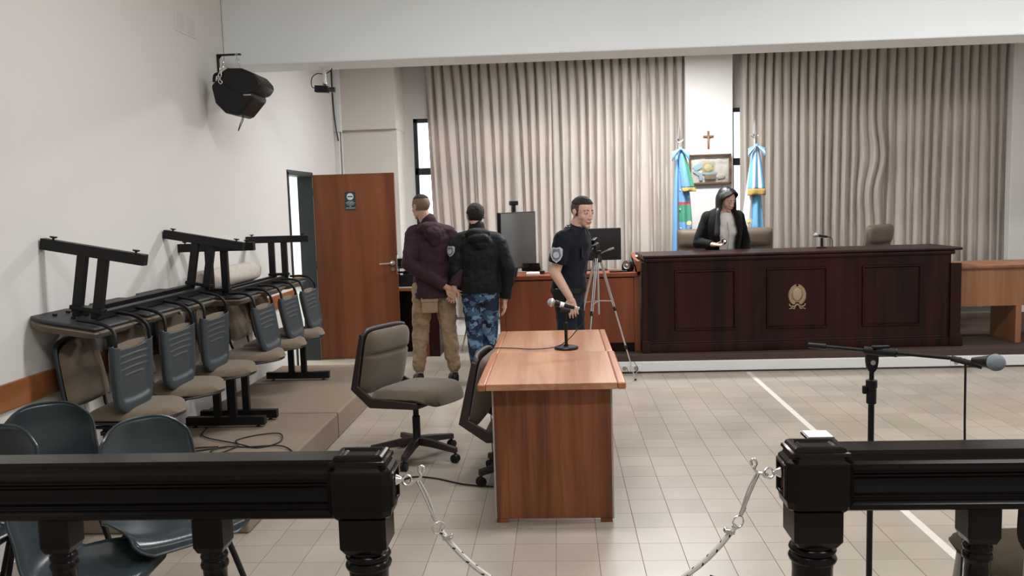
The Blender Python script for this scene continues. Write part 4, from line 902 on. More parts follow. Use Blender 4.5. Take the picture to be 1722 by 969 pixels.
MB().tube(curve_pts([(0.0, 0.01, 0.03), (0.02, -0.05, 0.0), (0.10, -0.06, 0.03), (0.06, -0.05, 0.12), (0.12, -0.03, 0.16), (0.13, 0.03, 0.19)], 8), 0.003, 6).build('cable_run', 'rubber', t, smooth=True); MB().tube(curve_pts([(0.11, 0.01, 0.03), (0.08, -0.06, -0.01), (0.0, -0.07, -0.02), (-0.10, -0.05, -0.01), (-0.2, -0.04, -0.024)], 8), 0.003, 6).build('cable_run', 'lam', t, smooth=True)
# ------------------------------------------------------------------ near railing
def rail(label, side, x_in, x_out, yc):
    # side -1: left rail (newel at its right end, x_in), +1: right rail
    t = thing('railing', label, 'railing', ((x_in + x_out) / 2, yc, 0)); cx = (x_in + x_out) / 2
    xs = sorted((x_in, x_out)); a, b = xs[0] - cx, xs[1] - cx
    s = 1 if side > 0 else -1      # direction from newel outwards
    ni = x_in - cx
    # moulded cross-section (y,z), symmetric
    half = [(0.0, 0.745), (0.050, 0.745), (0.056, 0.750), (0.056, 0.764), (0.050, 0.770), (0.043, 0.774), (0.043, 0.780), (0.047, 0.783), (0.047, 0.788), (0.042, 0.791), (0.036, 0.793), (0.033, 0.800), (0.033, 0.834), (0.037, 0.840), (0.044, 0.842), (0.047, 0.845), (0.047, 0.850), (0.042, 0.853), (0.042, 0.858), (0.050, 0.861), (0.053, 0.865), (0.058, 0.872), (0.058, 0.884), (0.050, 0.892), (0.048, 0.905), (0.050, 0.912), (0.046, 0.922), (0.0, 0.922)]
    poly = [(y, z) for y, z in half] + [(-y, z) for y, z in reversed(half[1:-1])]
    st = ni + s * 0.17
    MB().prism(poly, 0, *( (st, b) if s > 0 else (a, st) )).build('handrail', 'black', t, smooth=True, angle=25)
    # newel head: chamfered block with stepped cap
    def octo(x0, x1, y0, y1, c): return [(x0 + c, y0), (x1 - c, y0), (x1, y0 + c), (x1, y1 - c), (x1 - c, y1), (x0 + c, y1), (x0, y1 - c), (x0, y0 + c)]
    x0, x1 = sorted((ni, ni + s * 0.19))
    rings = []
    for z, g in ((0.742, 0.012), (0.752, 0.004), (0.772, 0.0), (0.888, 0.0), (0.898, 0.010), (0.912, 0.014)):
        rings.append([Vector((x, y, z)) for x, y in octo(x0 + g, x1 - g, -0.074 + g, 0.074 - g, 0.022)])
    nb = MB().loft(rings).build('newel_head', 'black', t, bevel=0.002)
    rings = []
    for z, g in ((0.908, 0.010), (0.917, 0.012), (0.920, 0.019), (0.929, 0.022), (0.933, 0.029), (0.932, 0.036), (0.927, 0.040), (0.927, 0.044), (0.930, 0.047), (0.927, 0.052)):
        rings.append([Vector((x, y, z)) for x, y in octo(x0 + g, x1 - g, -0.074 + g, 0.074 - g, 0.002)])
    MB().loft(rings).build('cap', 'black', nb, smooth=True, angle=20)
    # recessed frames on the end face and front face
    fx = x0 if s > 0 else x1
    sgn = -1 if s > 0 else 1
    m = MB(); pp = [(0.0, 0.0), (0.004, 0.006), (0.010, 0.006), (0.014, -0.004)]
    rings = [[Vector((fx + sgn * q, cy_ * (0.05 - p_), 0.83 + cz_ * (0.052 - p_))) for p_, q in pp] for cy_, cz_ in ((-1, -1), (1, -1), (1, 1), (-1, 1), (-1, -1))]
    m.loft(rings, cap=False, closed=False); m.build('end_moulding', 'black', nb, solid=0.002, smooth=True, angle=20)
    # turned newel post
    pcx = ni + s * 0.088
    def post(name, px, hw, rsc):
        c = hw * 0.22
        rr = [[Vector((px + x, y, z)) for x, y in octo(-w_, w_, -w_, w_, w_ * 0.12)] for z, w_ in ((0.745, hw), (0.655, hw), (0.635, hw * 0.82))]
        p = MB().loft(rr).build(name, 'black', t, bevel=0.002)
        pr = [(0.0, 0.64), (0.84, 0.64), (0.84, 0.628), (0.93, 0.624), (0.98, 0.616), (0.93, 0.608), (0.86, 0.605), (0.93, 0.600), (1.0, 0.590), (0.96, 0.581), (0.86, 0.577), (0.83, 0.55), (0.85, 0.50), (0.92, 0.30), (0.99, 0.22), (0.88, 0.17), (0.72, 0.155), (0.9, 0.14), (0.9, 0.12), (0.0, 0.12)]
        MB().lathe([(r * rsc, z) for r, z in pr], (px, 0, 0), 28).build('turning', 'black', p, smooth=True, angle=50)
        MB().loft([[Vector((px + x, y, z)) for x, y in octo(-hw, hw, -hw, hw, hw * 0.1)] for z in (0.0, 0.13)]).build('base_block', 'black', p, bevel=0.003)
    post('newel_post', pcx, 0.070, 0.070)
    k = 1
    while abs(pcx + s * 0.475 * k) < abs(b) + 0.0:
        post('baluster', pcx + s * 0.475 * k, 0.047, 0.042); k += 1
        if k > 6: break
    return t, fx + cx, yc
rail('black turned wooden railing on the left with stepped newel head', -1, -0.508, -2.60, 2.425)
rail('black turned wooden railing on the right with stepped newel head', 1, 0.640, 3.6, 2.455)
t = thing('slab', 'flat white card on a dark backing sticking up behind the right newel', 'slab', (0.772, 2.560, 0.918))  # small white face on a dark backing, added behind the newel
MB().box(-0.040, 0.040, -0.040, 0.040, 0.0, 0.010).build('backing', 'black', t, bevel=0.002); MB().box(-0.036, 0.036, -0.036, 0.036, 0.010, 0.0125).build('slab_face', 'paper', t)
# rope and hooks
def hook(label, fx, y, s):
    # s=+1 rope goes to +x from this newel
    t = thing('snap_hook', label, 'hook', (fx, y, 0.845))
    MB().lathe([(0, 0), (0.014, 0), (0.016, 0.004), (0.012, 0.012), (0.007, 0.020), (0, 0.022)], M=RY(s * PI / 2), seg=16).build('eye_plate', 'chrome', t, smooth=True)
    R = 0.013; m = MB(); c = V((s * 0.036, 0, -0.002)); m.tube([c + V((R * math.cos(a), R * 0.5 * math.sin(a), R * math.sin(a))) for a in [2 * PI * k / 18 for k in range(18)]], 0.0032, 8, closed=True); m.build('eye_ring', 'chrome', t, smooth=True)
    p = lambda x, z, y_=0.0: V((s * x, y_, z))
    m = MB(); m.tube(curve_pts([p(0.085, 0.022), p(0.087, 0.036), p(0.078, 0.040), p(0.072, 0.028), p(0.078, 0.012), p(0.070, 0.0), p(0.056, -0.004), p(0.046, -0.014), p(0.04, -0.004)], 6), 0.0042, 8); m.build('hook_tip', 'chrome', t, smooth=True)
    m = MB(); m.tube(curve_pts([p(0.066, -0.004), p(0.080, -0.035), p(0.098, -0.08), p(0.110, -0.112)], 6), 0.0046, 8); m.tube(curve_pts([p(0.074, -0.004), p(0.092, -0.04), p(0.106, -0.08), p(0.114, -0.112)], 6), 0.003, 8); m.build('hook_shank', 'chrome', t, smooth=True)
    MB().cyl(p(0.108, -0.105), p(0.118, -0.128), 0.0075, 0.006, 12).build('swivel', 'chrome', t, smooth=True)
    c = p(0.126, -0.150); m = MB(); R = 0.0185; m.tube([c + V((R * math.cos(a) * 0.95, R * 0.55 * math.cos(a), R * math.sin(a))) for a in [2 * PI * k / 24 for k in range(24)]], 0.0024, 8, closed=True); m.build('split_ring', 'chrome', t, smooth=True)
    m = MB(); c = p(0.152, -0.178)
    m.box(-0.016, 0.016, -0.009, 0.009, -0.006, 0.006, T(*c) @ RY(s * math.radians(-15))); m.cyl(c + V((-0.009, -0.013, 0.004)), c + V((-0.009, 0.013, 0.004)), 0.005, seg=8); m.cyl(c + V((0.009, -0.013, 0.0)), c + V((0.009, 0.013, 0.0)), 0.005, seg=8); m.build('rope_clamp', 'alu', t, bevel=0.002)
    return V((fx, y, 0.845)) + p(0.132, -0.160)
LP = hook('chrome snap hook on the left newel holding the rope', -0.505, 2.425, 1)
RP = hook('chrome snap hook on the right newel holding the rope', 0.637, 2.455, -1)
m = MB(); N = 90; pts = []
sag = 0.235
for k in range(N + 1):
    u = k / N; p = LP.lerp(RP, u); ch = (math.cosh(2.2 * (2 * u - 1)) - math.cosh(2.2)) / (math.cosh(2.2) - 1); pts.append(p + V((0, 0, sag * ch)))
m.tube(pts, 0.0082, 14, uv=True); tag(m.build('rope', 'rope', smooth=True), 'white braided rope with black flecks hanging between the two newels', 'rope')

# floor cables
t = thing('cable', 'thin black cable on the floor from the railing to the desk', 'cable', (0, 0, 0.006))
MB().tube(curve_pts([(-1.05, 4.75, 0), (-0.95, 4.98, 0), (-0.80, 4.97, 0), (-0.60, 4.85, 0), (-0.42, 4.80, 0)], 8), 0.005, 7).build('cable_run', 'rubber', t, smooth=True)
t = thing('cable', 'loose tangled black cable lying on the nearer carpet platform', 'cable', (0, 0, PZ + 0.005))
fl_pts = [(-2.44, 5.55), (-2.36, 5.30), (-2.05, 5.10), (-1.90, 5.03), (-1.80, 5.15), (-1.86, 5.33), (-2.0, 5.33), (-2.10, 5.2), (-2.04, 5.06), (-2.10, 4.93), (-2.17, 4.95), (-2.12, 5.04), (-1.98, 5.05), (-1.85, 5.06), (-1.75, 5.04), (-1.66, 4.95)]
MB().tube(curve_pts([(x, y, 0.003 * (i % 3)) for i, (x, y) in enumerate(fl_pts)] + [(-1.625, 4.85, -0.01), (-1.618, 4.78, -0.10), (-1.60, 4.7, -0.185)], 8), 0.0042, 7).build('cable_run', 'rubber', t, smooth=True)
MB().tube(curve_pts([(-2.10, 5.04, 0.004), (-2.22, 5.0, 0), (-2.30, 4.97, 0), (-2.30, 5.04, 0), (-2.16, 5.05, 0.004)], 8), 0.0042, 7).build('cable_run', 'rubber', t, smooth=True)
# ------------------------------------------------------------------ speaker on wall
t = thing('wall_bracket', 'black L-shaped iron bracket on the left wall above the loudspeaker', 'bracket', (XL - 0.095, 6.70, 2.545))
MB().box(0.0, 0.012, -0.015, 0.015, 0.04, 0.355, T(0.095, 0, 0)).build('upright', 'metal', t); MB().box(0.095, 0.285, -0.015, 0.015, 0.345, 0.357).build('arm', 'metal', t)
MB().tube([(0.10, 0, 0.32), (0.13, 0, 0.35)], 0.008, 8).build('gusset', 'metal', t, smooth=True)
def link_chain(parent, pts, mat='chrome', L=0.026, w=0.009, r=0.0028):
    for i in range(len(pts) - 1):
        a, b = V(pts[i]), V(pts[i + 1]); c = (a + b) / 2; d = (b - a).normalized(); x, y = frame_of(d)
        if i % 2: x, y = y, x
        P = []
        for k in range(16):
            an = 2 * PI * k / 16; P.append(c + d * (L * 0.5) * math.cos(an) + x * w * (1 if math.sin(an) > 0 else -1) * abs(math.sin(an)) ** 0.6)
        MB().tube(P, r, 6, closed=True).build('link', mat, parent, smooth=True)
t = thing('chain', 'steel chain hanging the loudspeaker from its bracket', 'chain', (-2.500, 6.66, 2.895))
link_chain(t, [(0, 0, 0), (0.012, -0.02, -0.022), (0.022, -0.04, -0.044), (0.032, -0.06, -0.066), (0.045, -0.08, -0.088), (0.06, -0.10, -0.11), (0.07, -0.12, -0.13)]); link_chain(t, [(0.065, -0.41, -0.13), (0.045, -0.41, -0.16), (0.030, -0.412, -0.19), (0.025, -0.412, -0.215), (0.020, -0.412, -0.24), (0.015, -0.412, -0.265), (0.03, -0.412, -0.285)], L=0.032, w=0.011, r=0.0035)
t = thing('loudspeaker', 'large black loudspeaker hanging tilted on the left wall', 'speaker', (-2.38, 6.42, 2.55))
def off(x, z): return (x + 2.38, z - 2.55)
low = [off(*p) for p in ((-2.565, 2.60), (-2.54, 2.47), (-2.47, 2.395), (-2.38, 2.372), (-2.345, 2.385), (-2.235, 2.505), (-2.26, 2.56), (-2.40, 2.63), (-2.50, 2.66))]
upp = [off(*p) for p in ((-2.47, 2.70), (-2.43, 2.722), (-2.32, 2.718), (-2.23, 2.675), (-2.185, 2.62), (-2.178, 2.585), (-2.215, 2.54), (-2.30, 2.52), (-2.44, 2.58), (-2.50, 2.64))]
MB().prism(low, 1, -0.145, 0.145).build('cabinet', 'plastic', t, bevel=0.022, bseg=4, smooth=True, angle=60); MB().prism(upp, 1, -0.155, 0.155).build('horn_section', 'plastic', t, bevel=0.018, bseg=4, smooth=True, angle=60)
MB().tube(curve_pts([(-0.175, -0.10, 0.08), (-0.165, -0.10, 0.13), (-0.13, -0.10, 0.14), (-0.10, -0.10, 0.12)], 6), 0.012, 8).build('handle', 'plastic', t, smooth=True)
MB().box(0.062, 0.118, -0.147, -0.1455, -0.034, -0.024).build('logo_plate', 'lam', t)
MB().tube(curve_pts([(0.03, -0.08, -0.15), (0.025, -0.08, -0.20), (0.0, -0.08, -0.25), (-0.018, -0.08, -0.285), (-0.008, -0.08, -0.25), (0.018, -0.08, -0.19), (0.022, -0.08, -0.15)], 6), 0.003, 6).build('cable_loop', 'rubber', t, smooth=True)
# security camera under beam
t = thing('security_camera', 'black box security camera on a white bracket under the beam', 'camera', (-1.92, 7.08, 2.832))
MB().lathe([(0, 0), (0.045, 0), (0.045, -0.01), (0, -0.01)], seg=20).build('mount_plate', 'white', t, smooth=True, angle=30); MB().cyl((0, 0, -0.01), (0, 0, -0.12), 0.017, 0.014, 14).build('stem', 'white', t, smooth=True); MB().ell((0, 0, -0.13), (0.019, 0.019, 0.017)).build('ball_joint', 'alu', t, smooth=True)
MB().box(-0.07, 0.045, -0.03, 0.03, -0.205, -0.15, T(0, 0, 0) @ RY(math.radians(4))).build('body', 'plastic', t, bevel=0.005); MB().cyl((0.04, 0, -0.18), (0.085, 0, -0.184), 0.020, 0.022, 18).build('lens', 'gloss', t, smooth=True)
MB().tube(curve_pts([(-0.07, 0, -0.17), (-0.11, 0, -0.15), (-0.105, 0, -0.08), (-0.06, 0.01, -0.045), (0.0, 0.02, -0.05), (0.05, 0.03, -0.02), (0.06, 0.03, -0.002)], 6), 0.004, 6).build('cable', 'rubber', t, smooth=True)
# ------------------------------------------------------------------ pillar: crucifix, frame
t = thing('crucifix', 'small wooden crucifix hanging on the pillar above the framed picture', 'crucifix', (1.84, 10.498, 2.365))
MB().box(-0.012, 0.012, -0.014, 0, -0.105, 0.105).build('upright', 'crosswood', t, bevel=0.002); MB().box(-0.062, 0.062, -0.016, -0.001, 0.028, 0.052).build('crossbar', 'crosswood', t, bevel=0.002)
m = MB(); m.cap((0, -0.024, 0.025), (0, -0.024, -0.015), 0.010, 0.008); m.cap((0, -0.024, -0.015), (0.002, -0.026, -0.045), 0.006, 0.005); m.cap((0.002, -0.026, -0.045), (0, -0.022, -0.08), 0.005, 0.003); m.ell((0.003, -0.028, 0.045), (0.007, 0.007, 0.009)); m.cap((0.006, -0.022, 0.028), (0.052, -0.020, 0.044), 0.004, 0.003); m.cap((-0.006, -0.022, 0.028), (-0.052, -0.020, 0.044), 0.004, 0.003)
m.build('figure', 'corpus', t, remesh=0.002, sm=2)
t = thing('framed_picture', 'framed glazed case with a gold sun and brass plaque on the pillar', 'picture', (1.853, 10.498, 2.008))
w, hh = 0.252, 0.180
for x0, x1, z0, z1 in ((-w, w, hh - 0.022, hh), (-w, w, -hh, -hh + 0.022), (-w, -w + 0.022, -hh, hh), (w - 0.022, w, -hh, hh)): MB().box(x0, x1, -0.055, 0, z0, z1).build('frame_side', 'framewood', t, bevel=0.004)
m = MB(); m.grid(lambda a, b: ((2 * a - 1) * (w - 0.02), -0.006 - 0.010 * noise.noise(V((a * 5, b * 4, 1))) - 0.006 * noise.noise(V((a * 13, b * 11, 5))), (2 * b - 1) * (hh - 0.02)), 40, 30); m.build('satin_backing', 'cream', t, smooth=True)
sx, sz = -0.02, 0.02
sf = MB().lathe([(0, 0), (0.048, 0), (0.046, 0.008), (0.024, 0.014), (0, 0.015)], seg=28, M=T(sx, -0.016, sz) @ RX(PI / 2)).build('sun_face', 'sun', t, smooth=True)
for k in range(32):
    a = 2 * PI * k / 32 + 0.05; L = 0.080 if k % 2 else 0.062
    m = MB(); d = V((math.cos(a), 0, math.sin(a))); n_ = V((-d.z, 0, d.x)); c = V((sx, -0.019, sz)); m.faces([c + d * 0.04 + n_ * 0.0045, c + d * 0.04 - n_ * 0.0045, c + d * (0.04 + L), c + d * 0.055 + V((0, -0.004, 0))], [(0, 1, 3), (1, 2, 3), (2, 0, 3), (0, 2, 1)]); m.build('sun_ray', 'sun', sf)
MB().box(-0.065, 0.065, -0.045, -0.02, -0.122, -0.062).build('plaque', 'brass', t, bevel=0.003)
for (x, z, a, ww, hw) in ((-0.145, 0.03, 0.5, 0.05, 0.035), (-0.155, -0.04, -0.6, 0.05, 0.02), (-0.11, -0.10, 0.1, 0.02, 0.035), (0.0, -0.05, 0.0, 0.09, 0.012)):
    MB().box(-ww, ww, -0.004, 0.004, -hw, hw, T(x, -0.022, z) @ RY(-a)).build('ribbon', 'pale', t, bevel=0.003)
MB().ell((0.13, -0.018, -0.09), (0.055, 0.012, 0.035)).build('satin_fold', 'cream', t, smooth=True)
MB().box(-w + 0.02, w - 0.02, -0.050, -0.048, -hh + 0.02, hh - 0.02).build('pane', 'glass', t)
# ------------------------------------------------------------------ flags
def flag_top(t, z, mat='chrome'):
    MB().lathe([(0.015, z - 0.20), (0.014, z - 0.17), (0.016, z - 0.14), (0.011, z - 0.13), (0.013, z - 0.10), (0.008, z - 0.09), (0.010, z - 0.075), (0.005, z - 0.06), (0.005, z - 0.03)], seg=16).build('finial_socket', mat, t, smooth=True)
    MB().tube([V((0.048 * math.cos(a), 0, z + 0.0 + 0.048 * math.sin(a) - 0.01)) for a in [PI + 0.1 + (PI - 0.2) * k / 12 for k in range(13)]], [0.002 + 0.004 * math.sin(PI * k / 12) for k in range(13)], 8).build('finial_crescent', mat, t, smooth=True)
    MB().loft([[V((x * w_, y * w_ * 0.35, zz)) for x, y in ((1, 0), (0, 1), (-1, 0), (0, -1))] for zz, w_ in ((z - 0.05, 0.006), (z - 0.02, 0.022), (z + 0.06, 0.013), (z + 0.145, 0.001))]).build('finial_spear', mat, t)
def drape(fold_amp, pts, rx, nf, seed, y0=-0.02):
    # pts: list of (z, cx, halfwidth); returns grid function for a hanging folded cloth
    def fn(a, b):
        z0, z1 = pts[0][0], pts[-1][0]; z = z0 + (z1 - z0) * b
        for i in range(len(pts) - 1):
            if pts[i][0] >= z >= pts[i + 1][0] - 1e-9: break
        f = (pts[i][0] - z) / (pts[i][0] - pts[i + 1][0]); cx = pts[i][1] * (1 - f) + pts[i + 1][1] * f; hw = pts[i][2] * (1 - f) + pts[i + 1][2] * f
        u = 2 * a - 1
        return (cx + u * hw, y0 - 0.035 + fold_amp * (0.3 + b) * math.sin(a * nf * PI * 2 + seed + b * 1.5) + 0.03 * u * u, z)
    return fn
# right: sky-blue/white/sky-blue with sun
skb, wht, gld = (0.14, 0.38, 0.62), (0.75, 0.74, 0.72), (0.6, 0.42, 0.1)
t = thing('flag', 'sky-blue and white flag with gold fringed bow right of the pillar', 'flag', (2.258, 9.9, 0.175)); zz = 2.39 - 0.175
MB().cyl((0, 0, 0.04), (0, 0, 2.05), 0.013, seg=12).build('pole', 'crosswood', t, smooth=True); MB().lathe([(0, 0), (0.14, 0), (0.14, 0.02), (0.03, 0.05), (0, 0.05)], seg=24).build('base', 'chrome', t, smooth=True, angle=30)
flag_top(t, 2.215)
s1 = stripes('flag_stripes', [(0, wht), (0.42, skb)], 1); s2 = stripes('sash_stripes', [(0, skb), (0.22, wht), (0.40, skb), (0.60, wht), (0.80, skb)], 1)
m = MB(); m.grid(drape(0.02, [(2.03, 0.0, 0.03), (1.72, -0.01, 0.07), (1.5, -0.02, 0.09), (1.15, -0.03, 0.125), (0.75, -0.03, 0.135), (0.6, -0.03, 0.13)], 0, 2.3, 0.3), 40, 40, uv=True); fo = m.build('flag_cloth', s1, t, solid=0.003, smooth=True)
MB().lathe([(0, 0), (0.028, 0), (0.02, 0.006), (0, 0.008)], seg=20, M=T(-0.09, -0.095, 1.20) @ RX(PI / 2)).build('sun_emblem', 'sun', fo, smooth=True)
for k in range(16):
    a = 2 * PI * k / 16; c = V((-0.09, -0.097, 1.20)); d = V((math.cos(a), 0, math.sin(a))); n_ = V((-d.z, 0, d.x)); m = MB(); m.faces([c + d * 0.025 + n_ * 0.005, c + d * 0.025 - n_ * 0.005, c + d * 0.062, c + d * 0.03 + V((0, -0.004, 0))], [(0, 1, 3), (1, 2, 3), (2, 0, 3), (0, 2, 1)]); m.build('sun_ray', 'sun', fo)
m = MB(); m.grid(drape(0.008, [(2.06, 0.0, 0.028), (1.85, 0.0, 0.065), (1.56, 0.005, 0.098)], 0, 1.5, 1, -0.06), 24, 14, uv=True); so = m.build('sash', s2, t, solid=0.003, smooth=True)
m = MB(); m.grid(drape(0.008, [(1.575, 0.005, 0.098), (1.50, 0.005, 0.102)], 0, 1.5, 1.9, -0.074), 40, 3); m.build('fringe', 'gold', so, solid=0.006, smooth=True)
def bow(parent, z, mat, sides=(-1, 1), y=-0.11):
    for s in sides:
        m = MB(); m.grid(lambda a, b: (s * (0.01 + 0.088 * b), y - 0.012 * math.sin(a * PI) - 0.02 * b * (1 - b), z - (0.0 + 0.10 * b) + (a - 0.5) * (0.02 + 0.085 * b) + (0.02 * b if s else 0)), 8, 8, uv=True); m.build('bow_loop', mat, parent, solid=0.004, smooth=True)
    MB().ell((0, y, z + 0.005), (0.02, 0.018, 0.022)).build('bow_knot', mat if isinstance(mat, str) else 'lightblue', parent, smooth=True)
s3 = bpy.data.materials.new('x'); s3.use_nodes = True; bpy.data.materials.remove(s3)
s3 = stripes('bow_stripes', [(0, skb), (0.33, wht), (0.66, skb)], 1)
bow(t, 2.055, s3)
# left: blue / green provincial flag
t = thing('flag', 'sky-blue and green flag with folded gold fringed sash left of the pillar', 'flag', (1.405, 9.9, 0.175))
MB().cyl((0, 0, 0.04), (0, 0, 2.03), 0.013, seg=12).build('pole', 'crosswood', t, smooth=True); MB().lathe([(0, 0), (0.14, 0), (0.14, 0.02), (0.03, 0.05), (0, 0.05)], seg=24).build('base', 'chrome', t, smooth=True, angle=30)
flag_top(t, 2.19)
grn, red, yel = (0.06, 0.26, 0.16), (0.40, 0.07, 0.08), (0.7, 0.6, 0.15); b2 = (0.15, 0.33, 0.58)
s4 = stripes('blue_green_flag', [(0, b2), (0.47, red), (0.50, grn), (0.66, b2), (0.82, grn)], 1, axis=1)
m = MB(); m.grid(drape(0.016, [(2.03, 0.01, 0.025), (1.8, 0.03, 0.05), (1.5, 0.05, 0.065), (1.2, 0.06, 0.075), (0.95, 0.065, 0.06), (0.80, 0.07, 0.02)], 0, 1.6, 0.3, -0.02), 24, 40, uv=True); fo = m.build('flag_cloth', s4, t, solid=0.003, smooth=True)
MB().lathe([(0, 0), (0.030, 0), (0.02, 0.004), (0, 0.004)], seg=12, M=T(0.095, -0.080, 1.20) @ RX(PI / 2)).build('sun_emblem', 'sun', fo)
m = MB(); m.grid(drape(0.012, [(1.98, -0.03, 0.014), (1.4, -0.05, 0.03), (0.75, -0.06, 0.04)], 0, 1.0, 0, -0.01), 10, 20, uv=True); m.build('flag_edge_fold', 'lightblue', t, solid=0.003, smooth=True)
s5 = stripes('sash_blue_green', [(0, b2), (0.62, grn)], 1)
m = MB(); m.grid(drape(0.008, [(2.05, 0.005, 0.03), (1.85, 0.045, 0.055), (1.60, 0.09, 0.075)], 0, 1.2, 1, -0.06), 20, 14, uv=True); so = m.build('sash', s5, t, solid=0.003, smooth=True)
m = MB(); m.grid(drape(0.008, [(1.61, 0.09, 0.075), (1.565, 0.097, 0.078)], 0, 1.2, 1.9, -0.074), 30, 3); m.build('fringe', 'gold', so, solid=0.006, smooth=True)
bow(t, 2.045, 'lightblue')
for k in range(5): MB().ell((0.0 + 0.004 * (k % 2), -0.03, 1.80 - 0.22 * k), (0.011, 0.01, 0.016), u=10, v=8).build('tie_ring', 'chrome', t, smooth=True)

# ------------------------------------------------------------------ people
def hand(mb, w, d, n, curl=0.5, side=1, s=1.0, spread=0.035):
    """w wrist, d finger direction, n palm normal (curl toward n), side=+1 thumb on d x n side"""
    d = V(d).normalized(); n = (V(n) - d * V(n).dot(d)).normalized(); x = d.cross(n) * side; w = V(w)
    mb.cap(w - d * 0.02 * s, w + d * 0.02 * s, 0.024 * s, 0.025 * s, ex=1.1, exd=x)
    for k in range(4):
        o = (-0.030 + 0.020 * k) * s
        mb.cap(w + d * 0.02 * s + x * o * 0.75, w + d * 0.088 * s + x * o, 0.0145 * s, 0.0115 * s, seg=10)
    L = (0.062, 0.076, 0.082, 0.074)
    for k in range(4):
        o = (-0.0315 + 0.021 * k) * s; p = w + d * 0.086 * s + x * o; a = curl * (1.0 - 0.08 * k); dirv = (d + x * (k - 1.5) * spread).normalized(); ln = L[k] * s
        for j, (fr, r) in enumerate(((0.42, 0.0092), (0.32, 0.0084), (0.26, 0.0074))):
            ang = a * (0.5 + j * 0.7); dv = (dirv * math.cos(ang) + n * math.sin(ang)).normalized(); q = p + dv * ln * fr; mb.cap(p, q, r * s, r * s * 0.93, seg=8); p = q
    p = w + d * 0.025 * s + x * 0.026 * s; q = p + (d * 0.55 + x * 0.75 + n * 0.35).normalized() * 0.042 * s; mb.cap(p, q, 0.0145 * s, 0.0115 * s, seg=8)
    q2 = q + (d * 0.85 + x * 0.25 + n * 0.45).normalized() * 0.034 * s; mb.cap(q, q2, 0.0105 * s, 0.009 * s, seg=8); q3 = q2 + (d + n * 0.5 - x * 0.05).normalized() * 0.022 * s; mb.cap(q2, q3, 0.009 * s, 0.008 * s, seg=8)
def head_shape(mb, H, s=1.0, fem=False):
    R = H.to_3x3(); c = H.translation; P = lambda x, y, z: H @ V((x * s, y * s, z * s))
    rr = lambda *a: tuple(q * s for q in a)
    mb.ell(P(0, -0.012, 0.028), rr(0.076, 0.096, 0.088), R)                       # cranium
    mb.ell(P(0, 0.022, -0.022), rr(0.060, 0.070, 0.084), R)                       # face mass
    mb.ell(P(0, 0.040, -0.075), rr(0.040 if not fem else 0.036, 0.040, 0.036), R)  # jaw
    mb.ell(P(0, 0.070, -0.098), rr(0.022, 0.018, 0.017), R)                       # chin
    for q in (-1, 1):
        mb.ell(P(q * 0.037, 0.049 if not fem else 0.045, -0.028), rr(0.022, 0.025, 0.028), R)           # cheeks
        mb.ell(P(q * 0.045, 0.005, -0.068), rr(0.012, 0.032, 0.026), R)           # jaw angle
        mb.ell(P(q * 0.028, 0.070, 0.023), rr(0.019, 0.016, 0.009), R)            # brow ridge
        e = MB(); mb.ell(P(q * 0.079, -0.008, -0.006), rr(0.007, 0.017, 0.030), R); mb.ell(P(q * 0.085, -0.013, 0.006), rr(0.005, 0.014, 0.018), R)   # ears
        mb.ell(P(q * 0.012, 0.096, -0.037), rr(0.009, 0.011, 0.008), R)           # nostril wings
        mb.ell(P(q * 0.030, 0.0735, 0.004), rr(0.0135, 0.0115, 0.010), R)          # upper lid
    mb.cap(P(0, 0.084, 0.020), P(0, 0.103, -0.028), 0.008 * s, 0.0115 * s, seg=10)
    mb.ell(P(0, 0.106, -0.034), rr(0.011, 0.012, 0.010), R)
    mb.ell(P(0, 0.088, -0.062), rr(0.024, 0.012, 0.010), R); mb.ell(P(0, 0.085, -0.074), rr(0.020, 0.012, 0.008), R)
